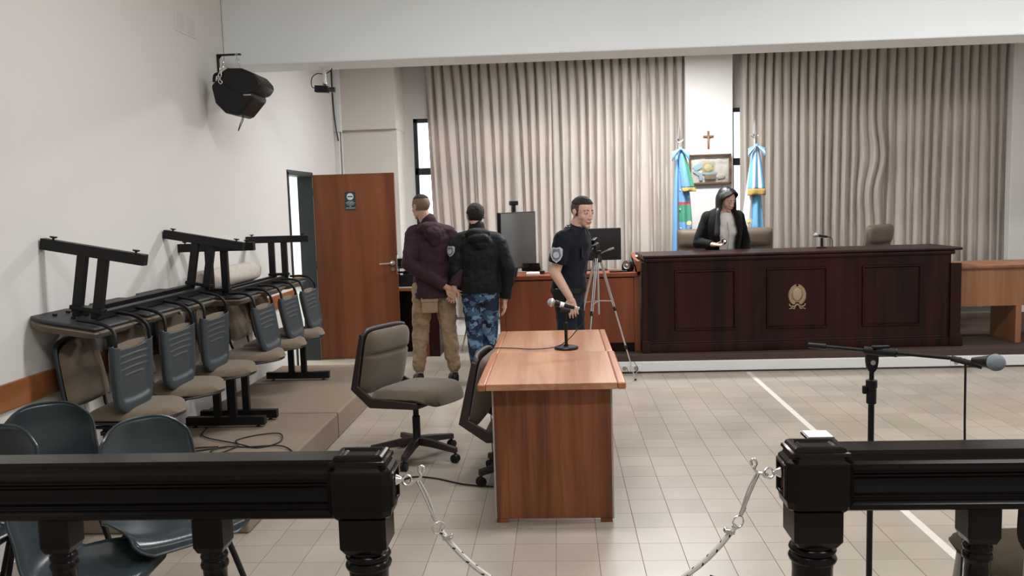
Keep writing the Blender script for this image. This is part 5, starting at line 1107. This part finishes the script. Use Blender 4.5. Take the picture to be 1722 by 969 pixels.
def face_bits(parent, H, s, brow, down=False, fem=False, lip='lips'):
    R = H.to_3x3(); P = lambda x, y, z: H @ V((x * s, y * s, z * s)); rr = lambda *a: tuple(q * s for q in a)
    for q in (-1, 1):
        if not down:
            e = MB().ell(P(q * 0.030, 0.0800, 0.0030), rr(0.0115, 0.0080, 0.0048), R, u=14, v=8).build('eye', 'eyew', parent, smooth=True); MB().ell(P(q * 0.030 + 0.002, 0.0865, 0.0030), rr(0.0050, 0.003, 0.0046), R, u=12, v=8).build('iris', 'iris', e, smooth=True)
            m = MB(); m.tube([P(q * (0.018 + 0.0034 * k), 0.0872 - 0.0006 * (k - 3) ** 2, 0.0082 - 0.0005 * (k - 3) ** 2) for k in range(8)], 0.0015 * s, 6); m.build('eyelash', 'hair', parent, smooth=True)
        else:
            m = MB(); m.tube([P(q * (0.017 + 0.0034 * k), 0.0855 - 0.0006 * (k - 3) ** 2, -0.001 - 0.0004 * (k - 3) ** 2) for k in range(8)], 0.0020 * s, 6); m.build('eyelash', 'hair', parent, smooth=True)
        m = MB(); m.tube([P(q * (0.014 + 0.006 * k), 0.0855 - 0.0011 * k * k * 0.5, 0.0245 + 0.0035 * math.sin(k / 6 * PI)) for k in range(7)], [0.0028 * s, 0.0032 * s, 0.0032 * s, 0.003 * s, 0.0026 * s, 0.002 * s, 0.001 * s], 6); m.build('eyebrow', brow, parent, smooth=True)
    m = MB(); m.tube([P(0.0062 * (k - 4), 0.0985 - 0.0006 * (k - 4) ** 2, -0.0645 + 0.0002 * (k - 4) ** 2) for k in range(9)], [s * r for r in (0.0008, 0.0025, 0.0036, 0.004, 0.0038, 0.004, 0.0036, 0.0025, 0.0008)], 6); m.build('lips', lip, parent, smooth=True)
    m = MB(); m.tube([P(0.0056 * (k - 4), 0.0955 - 0.0006 * (k - 4) ** 2, -0.0715 + 0.0002 * (k - 4) ** 2) for k in range(9)], [s * r for r in (0.0008, 0.0025, 0.0038, 0.0045, 0.0045, 0.0045, 0.0038, 0.0025, 0.0008)], 6); m.build('lips', lip, parent, smooth=True)
def hair_cap(parent, H, s, name, mat, keep, grow=0.006, off_=(0, 0, 0), wr=0.0):
    bm = MB(); R = H.to_3x3(); U, Vn = 120, 90; c = V((0, -0.012, 0.028)); r = (0.076 + grow, 0.096 + grow, 0.088 + grow)
    vs = {}
    for i in range(Vn + 1):
        for j in range(U):
            a = PI * i / Vn; b = 2 * PI * j / U; p = c + V((r[0] * math.sin(a) * math.cos(b), r[1] * math.sin(a) * math.sin(b), r[2] * math.cos(a)))
            # lower part follows the neck line at the back
            if keep(p):
                p2 = p + V(off_)
                if wr: p2 = p2 + (p - c).normalized() * wr * noise.noise(p * 60)
                vs[(i, j)] = bm.bm.verts.new(H @ (p2 * s))
    for i in range(Vn):
        for j in range(U):
            q = [(i, j), (i, (j + 1) % U), (i + 1, (j + 1) % U), (i + 1, j)]
            if all(k in vs for k in q): bm.bm.faces.new([vs[k] for k in q])
    bmesh.ops.recalc_face_normals(bm.bm, faces=bm.bm.faces)
    return bm.build(name, mat, parent, smooth=True, solid=(0.008 + grow) * s, angle=80, offset=-1)
def oval(c, x, y, rx, ry, n=20, sq=2.4):
    out = []
    for k in range(n):
        a = 2 * PI * k / n; ca, sa = math.cos(a), math.sin(a)
        out.append(V(c) + V(x) * rx * (abs(ca) ** (2 / sq)) * (1 if ca > 0 else -1) + V(y) * ry * (abs(sa) ** (2 / sq)) * (1 if sa > 0 else -1))
    return out
def torso(mb, J, grow=0.0, zlo=None, k=1.0, hem=0.0, fem=False, flatbot=True):
    pel, che, nec = V(J['pelvis']), V(J['chest']), V(J['neck']); sx = (V(J['shR']) - V(J['shL'])).normalized(); fy = V((0, 0, 1)).cross(sx)
    hx = V(J.get('hipx', (1, 0, 0))).normalized(); hy = V((0, 0, 1)).cross(hx)
    sw = (V(J['shR']) - V(J['shL'])).length / 2
    for sh_ in (V(J['shL']), V(J['shR'])): mb.cap(nec - V((0, 0, 0.035)), sh_ + (nec - sh_) * 0.12 - V((0, 0, 0.012)), 0.052 + grow * 0.5, 0.054 + grow * 0.6)
    st = []
    lo = pel + V((0, 0, zlo if zlo is not None else -0.08))
    g = grow
    st.append((lo, hx, hy, 0.158 * k + g + hem, 0.112 * k + g + hem)); st.append((pel + V((0, 0, 0.03)), hx, hy, 0.160 * k + g + hem * 0.5, 0.112 * k + g))
    mid = pel.lerp(che, 0.5); st.append((mid, (hx + sx) / 2, (hy + fy) / 2, (0.142 if fem else 0.152) * k + g, 0.105 * k + g)); st.append((che, sx, fy, 0.165 * k + g, 0.118 * k + g))
    up = che.lerp(nec, 0.45); st.append((up, sx, fy, sw * 0.98 + g * 0.6, 0.105 * k + g)); up2 = che.lerp(nec, 0.75); st.append((up2, sx, fy, sw * 0.82 + g * 0.5, 0.085 * k + g)); st.append((nec - V((0, 0, 0.0)), sx, fy, 0.075 * k + g * 0.5, 0.065 * k + g * 0.5))
    mb.loft([oval(c, x, y, rx, ry) for c, x, y, rx, ry in st])
def limb(mb, a, b, c, r, g=0.0, flat=True, upto=1.0):
    a, b, c = V(a), V(b), V(c); a = a - V((a.x * 0.06, 0, 0.028 if a.z > 1.1 else 0))
    mb.cap(a, b, r[0] + g, r[1] + g)
    e = b.lerp(c, upto); mb.cap(b, e, r[1] + g, r[1] + (r[2] - r[1]) * upto + g, flat1=flat)
def shoe(parent, ank, d, mat='plastic', s=1.0):
    d = V(d); d.z = 0; d.normalize(); x = V((d.y, -d.x, 0)); a = V(ank); o = V((a.x, a.y, 0)); rings = []
    for q, w, h in ((-0.075, 0.020, 0.045), (-0.06, 0.034, 0.07), (0.0, 0.040, 0.10), (0.05, 0.043, 0.075), (0.12, 0.050, 0.052), (0.17, 0.044, 0.042), (0.195, 0.022, 0.030)):
        c = o + d * q * s; rings.append([c + x * w * s * math.cos(t_) + V((0, 0, max(0.0, h * s * 0.5 + h * s * 0.55 * math.sin(t_)))) for t_ in [2 * PI * k / 14 for k in range(14)]])
    sh = MB().loft(rings).build('shoe', mat, parent, smooth=True)
    MB().loft([[c + V((0, 0, z)) for c in [o + d * q * s + x * w * s for q, w in ((-0.08, 0.02), (-0.06, -0.02) if False else (-0.08, -0.02), (-0.03, -0.038), (0.12, -0.052), (0.19, -0.03), (0.20, 0.0), (0.19, 0.03), (0.12, 0.052), (-0.03, 0.038))]] for z in (0.0, 0.018)]).build('sole', 'rubber', sh)
def patch(parent, c, n, w, h, name='shoulder_patch', mat='badge'):
    n = V(n).normalized(); x = V((0, 0, 1)).cross(n).normalized(); y = n.cross(x); c = V(c)
    out = [(-1, 0.75), (-0.55, 1.0), (0, 0.9), (0.55, 1.0), (1, 0.75), (0.95, -0.1), (0.6, -0.65), (0, -1.0), (-0.6, -0.65), (-0.95, -0.1)]
    def lay(k, d0, d1): return [[c + x * a * w / 2 * k + y * b * h / 2 * k + n * (d - 0.012 * a * a) for a, b in out] for d in (d0, d1)]
    p = MB().loft(lay(1.0, -0.004, 0.004)).build(name, mat, parent, bevel=0.001)
    MB().loft(lay(0.80, 0.004, 0.0055)).build('emblem_field', 'badged', p); MB().loft([[c + x * (w * 0.24 * math.cos(a)) + y * (w * 0.26 * math.sin(a)) + n * d for a in [2 * PI * k / 16 for k in range(16)]] for d in (0.0055, 0.0075)]).build('emblem_disc', mat, p)
    return p

def tpel(m, z, k=1.0):
    m.loft([oval((0, 0, z + dz), (1, 0, 0), (0, 1, 0), rx * k, ry * k) for dz, rx, ry in ((-0.10, 0.12, 0.09), (-0.05, 0.165, 0.118), (0.02, 0.168, 0.122), (0.09, 0.155, 0.108))])
# --- man in maroon jacket, walking away
def man_maroon():
    t = thing('person', 'man with shaved head in maroon hooded jacket and tan trousers, hands behind back', 'person', (-1.195, 7.90, 0), math.radians(14))
    J = dict(pelvis=(0, 0, 0.93), chest=(0, 0.03, 1.25), neck=(-0.01, 0.05, 1.49), shL=(-0.19, 0.03, 1.415), shR=(0.19, 0.02, 1.405), hipx=(1, 0.05, 0))
    eL, wL = (-0.235, -0.10, 1.13), (0.10, -0.185, 0.905); eR, wR = (0.27, -0.12, 1.12), (0.17, -0.19, 0.90)
    hipL, kL, aL = (-0.10, 0, 0.90), (-0.135, 0.06, 0.48), (-0.165, 0.0, 0.08); hipR, kR, aR = (0.10, 0, 0.90), (0.125, 0.0, 0.48), (0.16, -0.06, 0.08)
    H = T(-0.085, 0.10, 1.655) @ RZ(math.radians(34)) @ RX(math.radians(-4))
    m = MB(); torso(m, J, -0.015); head_shape(m, H); m.cap(V(J['neck']) - V((0, 0, 0.06)), (-0.065, 0.08, 1.59), 0.062, 0.058)
    limb(m, J['shL'], eL, wL, (0.05, 0.042, 0.028)); limb(m, J['shR'], eR, wR, (0.05, 0.042, 0.028))
    hand(m, wL, (0.8, 0.0, -0.55), (0.1, -0.9, 0.2), 0.5, side=1); hand(m, wR, (-0.25, -0.1, -0.9), (-0.3, -0.9, 0), 0.7, side=-1)
    limb(m, hipL, kL, aL, (0.075, 0.052, 0.04)); limb(m, hipR, kR, aR, (0.075, 0.052, 0.04)); m.cap(aL, (-0.17, 0.12, 0.04), 0.038, 0.03); m.cap(aR, (0.165, 0.06, 0.04), 0.038, 0.03)
    b = m.build('body', 'skin2', t, remesh=0.0048, sm=3)
    face_bits(t, H, 1.0, 'hairb')
    hair_cap(t, H, 1.0, 'hair', 'hairb', lambda p: p.z > 0.075 + 0.10 * max(0, p.y), 0.005); hair_cap(t, H, 1.0, 'shaved_sides', 'stub', lambda p: -0.035 < p.z and p.y < 0.045 - 0.3 * max(0, 0.03 - p.z) and p.z <= 0.085, 0.0015)
    m = MB(); torso(m, J, 0.028, -0.13, hem=0.008); limb(m, J['shL'], eL, wL, (0.072, 0.062, 0.046), 0.004, upto=0.95); limb(m, J['shR'], eR, wR, (0.072, 0.062, 0.046), 0.004, upto=0.95)
    m.cap((-0.02, 0.06, 1.44), (-0.02, 0.065, 1.515), 0.088, 0.078); m.ell((-0.03, -0.075, 1.455), (0.115, 0.062, 0.062)); m.ell((0.0, -0.115, 1.40), (0.088, 0.055, 0.075)); m.ell((0.01, -0.125, 1.335), (0.045, 0.035, 0.05))
    jk = m.build('jacket', 'maroon', t, remesh=0.008, sm=4, wrinkle=0.022, wscale=0.07)
    m = MB()
    tpel(m, 0.88)
    for h_, k_, a_ in ((hipL, kL, aL), (hipR, kR, aR)): m.cap(h_, k_, 0.108, 0.082); m.cap(k_, V(a_) + V((0, 0, 0.06)), 0.082, 0.062, flat1=False); m.ell(V(a_) + V((0, 0, 0.075)), (0.066, 0.066, 0.045))
    tr = m.build('trousers', 'tan', t, remesh=0.008, sm=4, wrinkle=0.040, wscale=0.075)
    pk = MB().box(-0.075, 0.075, -0.004, 0.012, -0.08, 0.06, T(-0.055, -0.120, 0.745) @ RZ(-0.1)).build('back_pocket', 'tan', tr, bevel=0.006); MB().box(-0.08, 0.08, -0.011, 0.008, 0.02, 0.068, T(-0.055, -0.120, 0.745) @ RZ(-0.1)).build('pocket_flap', 'tan', tr, bevel=0.005)
    shoe(t, aL, (-0.05, 1, 0)); shoe(t, aR, (0.05, 1, 0))
man_maroon()
def man_camo():
    t = thing('person', 'man in black hooded jacket and blue camouflage trousers, seen from behind', 'person', (-0.745, 7.85, 0), math.radians(4))
    J = dict(pelvis=(0, 0, 0.90), chest=(0.0, 0.02, 1.20), neck=(-0.02, 0.04, 1.415), shL=(-0.195, 0.02, 1.335), shR=(0.195, 0.0, 1.325))
    eL, wL = (-0.235, -0.02, 1.06), (-0.20, 0.0, 0.87); eR, wR = (0.265, -0.03, 1.05), (0.225, 0.0, 0.77)
    hipL, kL, aL = (-0.09, 0, 0.86), (-0.07, 0.0, 0.47), (-0.05, -0.10, 0.10); hipR, kR, aR = (0.08, 0, 0.86), (0.075, 0.09, 0.47), (0.06, 0.13, 0.08)
    H = T(-0.03, 0.07, 1.555) @ RZ(math.radians(18)) @ RX(math.radians(-6))
    m = MB(); torso(m, J, -0.015); head_shape(m, H); m.cap(V(J['neck']) - V((0, 0, 0.06)), (-0.025, 0.05, 1.49), 0.062, 0.058)
    limb(m, J['shL'], eL, wL, (0.05, 0.042, 0.028)); limb(m, J['shR'], eR, wR, (0.05, 0.042, 0.028))
    hand(m, wL, (-0.65, -0.1, -0.3), (0.1, -0.2, -0.9), 0.9, side=1); hand(m, wR, (-0.02, 0.05, -1), (-0.9, 0.2, 0), 0.45, side=1)
    limb(m, hipL, kL, aL, (0.075, 0.052, 0.04)); limb(m, hipR, kR, aR, (0.075, 0.052, 0.04)); m.cap(aL, V(aL) + V((0, 0.12, -0.04)), 0.038, 0.03); m.cap(aR, V(aR) + V((0, 0.12, -0.04)), 0.038, 0.03)
    m.build('body', 'skin', t, remesh=0.0048, sm=3); face_bits(t, H, 1.0, 'hairb')
    hair_cap(t, H, 1.0, 'hair', 'hairb', lambda p: p.z > 0.07 or (p.y < 0.02 and p.z > -0.052 + 0.5 * max(0, p.y + 0.04)), 0.007, wr=0.004)
    m = MB(); torso(m, J, 0.034, -0.06, hem=0.004); limb(m, J['shL'], eL, wL, (0.078, 0.068, 0.05), 0.004, upto=0.96); limb(m, J['shR'], eR, wR, (0.078, 0.068, 0.05), 0.004, upto=0.98)
    m.cap((-0.02, 0.05, 1.38), (-0.02, 0.055, 1.45), 0.088, 0.08); m.ell((-0.01, -0.075, 1.395), (0.120, 0.065, 0.055)); m.ell((0.0, -0.115, 1.345), (0.105, 0.055, 0.055)); m.ell((0.015, -0.125, 1.295), (0.062, 0.040, 0.045))
    jk = m.build('jacket', 'blackj', t, remesh=0.008, sm=4, wrinkle=0.020, wscale=0.08)
    patch(jk, (-0.268, -0.055, 1.235), (-0.55, -0.85, 0.1), 0.085, 0.10)
    m = MB(); tpel(m, 0.85)
    for h_, k_, a_ in ((hipL, kL, aL), (hipR, kR, aR)): m.cap(h_, k_, 0.100, 0.078); m.cap(k_, V(a_) + V((0, 0, 0.06)), 0.078, 0.062); m.ell(V(a_) + V((0, 0, 0.075)), (0.062, 0.062, 0.04))
    m.build('trousers', 'camo', t, remesh=0.008, sm=4, wrinkle=0.018, wscale=0.06)
    shoe(t, (aL[0], aL[1], 0), (-0.25, 1, 0)); shoe(t, aR, (0.05, 1, 0))
man_camo()
def officer():
    t = thing('person', 'officer in dark navy short-sleeved uniform standing behind the desk, looking right', 'person', (0.07, 6.92, 0), math.radians(-108))
    J = dict(pelvis=(0, 0, 0.93), chest=(0, 0.03, 1.22), neck=(0, 0.085, 1.445), shL=(-0.19, 0.05, 1.365), shR=(0.19, 0.02, 1.365))
    eL, wL = (-0.22, -0.02, 1.08), (-0.19, 0.0, 0.84); eR, wR = (0.215, -0.045, 1.10), (0.205, 0.075, 0.895)
    hipL, kL, aL = (-0.09, 0, 0.90), (-0.10, 0.03, 0.48), (-0.11, -0.02, 0.08); hipR, kR, aR = (0.09, 0, 0.90), (0.10, 0.02, 0.48), (0.12, 0.0, 0.08)
    H = T(0.005, 0.135, 1.575) @ RZ(math.radians(-32)) @ RY(math.radians(0)) @ RX(math.radians(-10))
    m = MB(); torso(m, J, -0.015); head_shape(m, H, 1.04); m.cap(V(J['neck']) - V((0, 0.02, 0.06)), (0, 0.105, 1.52), 0.060, 0.056)
    limb(m, J['shL'], eL, wL, (0.052, 0.045, 0.030)); limb(m, J['shR'], eR, wR, (0.052, 0.045, 0.030))
    hand(m, wL, (0, 0.2, -1), (0.9, 0, 0), 0.45, side=-1); hand(m, wR, (0.0, 0.22, -1), (-0.8, -0.3, 0), 0.4, side=-1)
    limb(m, hipL, kL, aL, (0.075, 0.052, 0.04)); limb(m, hipR, kR, aR, (0.075, 0.052, 0.04)); m.cap(aL, V(aL) + V((0, 0.12, -0.04)), 0.038, 0.03); m.cap(aR, V(aR) + V((0, 0.12, -0.04)), 0.038, 0.03)
    m.build('body', 'skin', t, remesh=0.0046, sm=3); face_bits(t, H, 1.04, 'hair')
    hair_cap(t, H, 1.04, 'hair', 'hairb', lambda p: p.z > 0.062 + 0.16 * max(0, p.y) and p.y < 0.084, 0.008, wr=0.002); hair_cap(t, H, 1.04, 'shaved_sides', 'stubd', lambda p: p.z > -0.03 and p.y < 0.03 - 0.25 * max(0, 0.02 - p.z) and p.z < 0.085, 0.002)
    m = MB(); torso(m, J, 0.018, -0.02); sL = V(J['shL']).lerp(V(eL), 0.72); sR = V(J['shR']).lerp(V(eR), 0.72)
    m.cap(J['shL'], sL, 0.074, 0.070, flat1=True); m.cap(J['shR'], sR, 0.074, 0.072, flat1=True); m.cap((0, 0.075, 1.40), (0, 0.098, 1.465), 0.080, 0.070, flat1=True); m.ell((0, 0.06, 1.02), (0.14, 0.09, 0.12))
    sh = m.build('shirt', 'navy', t, remesh=0.007, sm=3, wrinkle=0.016, wscale=0.08)
    patch(sh, (0.288, -0.005, 1.245), (1, 0.12, 0.1), 0.10, 0.125); 
    MB().box(-0.055, 0.055, -0.026, 0.026, -0.004, 0.008, T(0.130, 0.045, 1.448) @ RY(math.radians(22))).build('epaulette', 'navyt', sh, bevel=0.004)
    for q in (-0.01, 0.012): MB().ell((0.122, 0.045 + q, 1.464), (0.006, 0.006, 0.004), u=8, v=6).build('star', 'alu', sh)
    MB().box(-0.04, 0.04, -0.004, 0.004, -0.045, 0.045, T(0.09, 0.155, 1.25)).build('chest_pocket', 'navy', sh, bevel=0.004)
    m = MB(); tpel(m, 0.89)
    for h_, k_, a_ in ((hipL, kL, aL), (hipR, kR, aR)): m.cap(h_, k_, 0.098, 0.075); m.cap(k_, V(a_) + V((0, 0, 0.02)), 0.075, 0.058, flat1=True)
    m.build('trousers', 'navyt', t, remesh=0.008, sm=4, wrinkle=0.016)
    m = MB(); m.loft([oval((0, 0.0, z), (1, 0, 0), (0, 1, 0), 0.180, 0.136, 28) for z in (0.925, 0.965)]); b = m.build('belt', 'plastic', t, smooth=True, angle=40); MB().box(0.165, 0.215, -0.055, 0.03, 0.83, 0.97).build('pouch', 'plastic', b, bevel=0.01)
    shoe(t, aL, (0, 1, 0)); shoe(t, aR, (0.1, 1, 0))
officer()
def woman():
    t = thing('person', 'woman with long black hair in black blazer and white blouse behind the bench', 'person', (1.715, 9.02, 0.175), math.radians(193))
    J = dict(pelvis=(0, 0, 0.86), chest=(0, 0.03, 1.13), neck=(0, 0.06, 1.355), shL=(-0.175, 0.04, 1.29), shR=(0.175, 0.04, 1.29)); JB = dict(J, shL=(-0.135, 0.04, 1.275), shR=(0.135, 0.04, 1.275), neck=(0, 0.06, 1.33))
    # local +x is her right = picture left
    eR, wR = (0.275, 0.02, 1.02), (0.185, 0.21, 1.005); eL, wL = (-0.27, -0.02, 1.02), (-0.215, 0.12, 0.86)
    hipL, kL, aL = (-0.09, 0, 0.82), (-0.09, 0.02, 0.45), (-0.09, 0, 0.08); hipR, kR, aR = (0.09, 0, 0.82), (0.09, 0.02, 0.45), (0.09, 0, 0.08)
    H = T(-0.01, 0.115, 1.462) @ RZ(math.radians(20)) @ RX(math.radians(-24)) @ RY(math.radians(4))
    m = MB(); torso(m, J, -0.012, k=0.92, fem=True); head_shape(m, H, 0.97, True); m.cap(V(J['neck']) - V((0, 0, 0.06)), (0, 0.09, 1.395), 0.052, 0.048)
    limb(m, J['shL'], eL, wL, (0.042, 0.036, 0.024)); limb(m, J['shR'], eR, wR, (0.042, 0.036, 0.024))
    hand(m, wL, (0.1, 0.3, -1), (0.9, 0, 0), 0.4, side=-1, s=0.92); hand(m, wR, (-0.75, 0.55, -0.05), (0.1, 0.1, 1.0), 0.75, side=-1, s=0.92)
    limb(m, hipL, kL, aL, (0.075, 0.05, 0.038)); limb(m, hipR, kR, aR, (0.075, 0.05, 0.038)); m.cap(aL, V(aL) + V((0, 0.12, -0.04)), 0.036, 0.03); m.cap(aR, V(aR) + V((0, 0.12, -0.04)), 0.036, 0.03)
    m.build('body', 'skin', t, remesh=0.0046, sm=3); face_bits(t, H, 0.97, 'hair', down=True, fem=True)
    # long hair
    m = MB(); rnd = random.Random(5)
    P = lambda x, y, z: H @ V((x, y, z))
    m.ell(P(0, -0.034, 0.040), (0.083, 0.092, 0.090), H.to_3x3())
    for q in (-1, 1):
        for j in range(6):
            f = j / 5
            m.tube(curve_pts([P(0.004 * q, 0.062 - 0.05 * f, 0.112 + 0.012 * f), P(q * 0.040, 0.080 - 0.05 * f, 0.092 + 0.018 * f), P(q * 0.076, 0.046 - 0.05 * f, 0.050), P(q * 0.086, 0.006 - 0.035 * f, -0.02), P(q * 0.088, -0.010 - 0.03 * f, -0.085)], 6), 0.011, 8)
    for k in range(84):
        a = math.radians(rnd.uniform(-48, 228)); a = a if not (math.radians(62) < a < math.radians(118)) else a + 1.2
        ca, sa = math.cos(a), -math.sin(a)   # sa<0 front? front=+y
        top = P(0.02 * ca, 0.01, 0.122); side = P(0.086 * ca, -0.018 + 0.088 * sa * 0.95, 0.03)
        lp_ = H.inverted() @ side
        if lp_.y > 0.012: continue
        mid = side + V((0.012 * ca, -0.01, -0.11)); sh_ = V((side.x * 1.35 + 0.01, min(side.y, 0.10) + (0.055 if side.x > 0.02 else -0.03), 1.32)); endz = rnd.uniform(1.09, 1.12) if side.x > 0.02 else rnd.uniform(1.12, 1.22)
        end = V((side.x * 1.55 + rnd.uniform(-0.02, 0.02) + (0.03 if side.x > 0 else 0), min(side.y, 0.10) + (0.115 if side.x > 0.02 else -0.06), endz))
        pts = curve_pts([top, side, mid, sh_, end], 5); n = len(pts)
        m.tube(pts, [0.009 + 0.010 * math.sin(PI * (i + 1) / (n + 1)) ** 0.6 for i in range(n)], 7)
    m.build('hair', 'hair', t, remesh=0.0055, sm=4)
    # blouse
    m = MB(); torso(m, JB, 0.002, -0.10, k=0.94, fem=True); m.ell((-0.06, 0.095, 1.13), (0.075, 0.052, 0.075)); m.ell((0.06, 0.095, 1.13), (0.075, 0.052, 0.075))
    bl = m.build('blouse', 'blouse', t, remesh=0.007, sm=14, wrinkle=0.010)
    MB().tube(curve_pts([(0.0, 0.128, 1.27), (0.0, 0.158, 1.18), (0.0, 0.172, 1.10), (0.0, 0.150, 0.98), (0.0, 0.135, 0.84)], 6), 0.0035, 6).build('placket_trim', 'lam', bl, smooth=True)
    # blazer: open front shell
    m = MB()
    def ring(c, rx, ry, o):
        out = []
        n = 30
        for k in range(n + 1):
            a = PI / 2 + o + (2 * PI - 2 * o) * k / n; ca, sa = math.cos(a), math.sin(a); out.append(V(c) + V((rx * abs(ca) ** 0.85 * (1 if ca > 0 else -1), ry * abs(sa) ** 0.85 * (1 if sa > 0 else -1), 0)))
        return out
    R_ = [ring((0, 0.052, 1.375), 0.078, 0.068, 0.62), ring((0, 0.045, 1.345), 0.140, 0.085, 0.42), ring((0, 0.04, 1.29), 0.196, 0.108, 0.36), ring((0, 0.04, 1.215), 0.200, 0.135, 0.38), ring((0, 0.035, 1.13), 0.195, 0.155, 0.50), ring((0, 0.03, 1.05), 0.180, 0.155, 0.46), ring((0, 0.015, 0.95), 0.172, 0.145, 0.50), ring((0, 0.0, 0.86), 0.185, 0.152, 0.55), ring((0, 0.0, 0.72), 0.20, 0.158, 0.62)]
    m.loft(R_, cap=False, closed=False); bz = m.build('blazer', 'blazer', t, solid=0.014, smooth=True, angle=80)
    m = MB(); limb(m, (-0.178, 0.035, 1.31), eL, wL, (0.066, 0.055, 0.042), 0.003, upto=0.97); m.build('sleeve', 'blazer', bz, remesh=0.007, sm=3, wrinkle=0.014)
    m = MB(); limb(m, (0.178, 0.035, 1.31), eR, wR, (0.066, 0.055, 0.040), 0.003, upto=0.93); m.build('sleeve', 'blazer', bz, remesh=0.007, sm=3, wrinkle=0.014)
    m = MB(); tpel(m, 0.81, 0.93)
    for h_, k_, a_ in ((hipL, kL, aL), (hipR, kR, aR)): m.cap(h_, k_, 0.090, 0.065); m.cap(k_, V(a_) + V((0, 0, 0.02)), 0.065, 0.055, flat1=True)
    m.build('trousers', 'blazer', t, remesh=0.008, sm=3)
    shoe(t, aL, (0, 1, 0), s=0.9); shoe(t, aR, (0.1, 1, 0), s=0.9)
    return t, V(wR)
wt, wrr = woman()
Mw = T(1.715, 9.02, 0.175) @ RZ(math.radians(193)); c = Mw @ (wrr + V((-0.085, 0.075, 0.032)))
t = thing('handheld_device', 'small round black device held in the hand of the woman', 'device', c, math.radians(10))
MB().lathe([(0, -0.022), (0.02, -0.022), (0.027, -0.012), (0.029, 0.0), (0.027, 0.012), (0.02, 0.022), (0, 0.022)], seg=24, M=RX(math.radians(70))).build('body', 'gloss', t, smooth=True)
MB().lathe([(0.010, 0), (0.013, 0.001), (0.013, 0.003), (0.010, 0.003)], seg=20, M=T(0, -0.022, 0.006) @ RX(math.radians(70))).build('ring', 'alu', t, smooth=True)
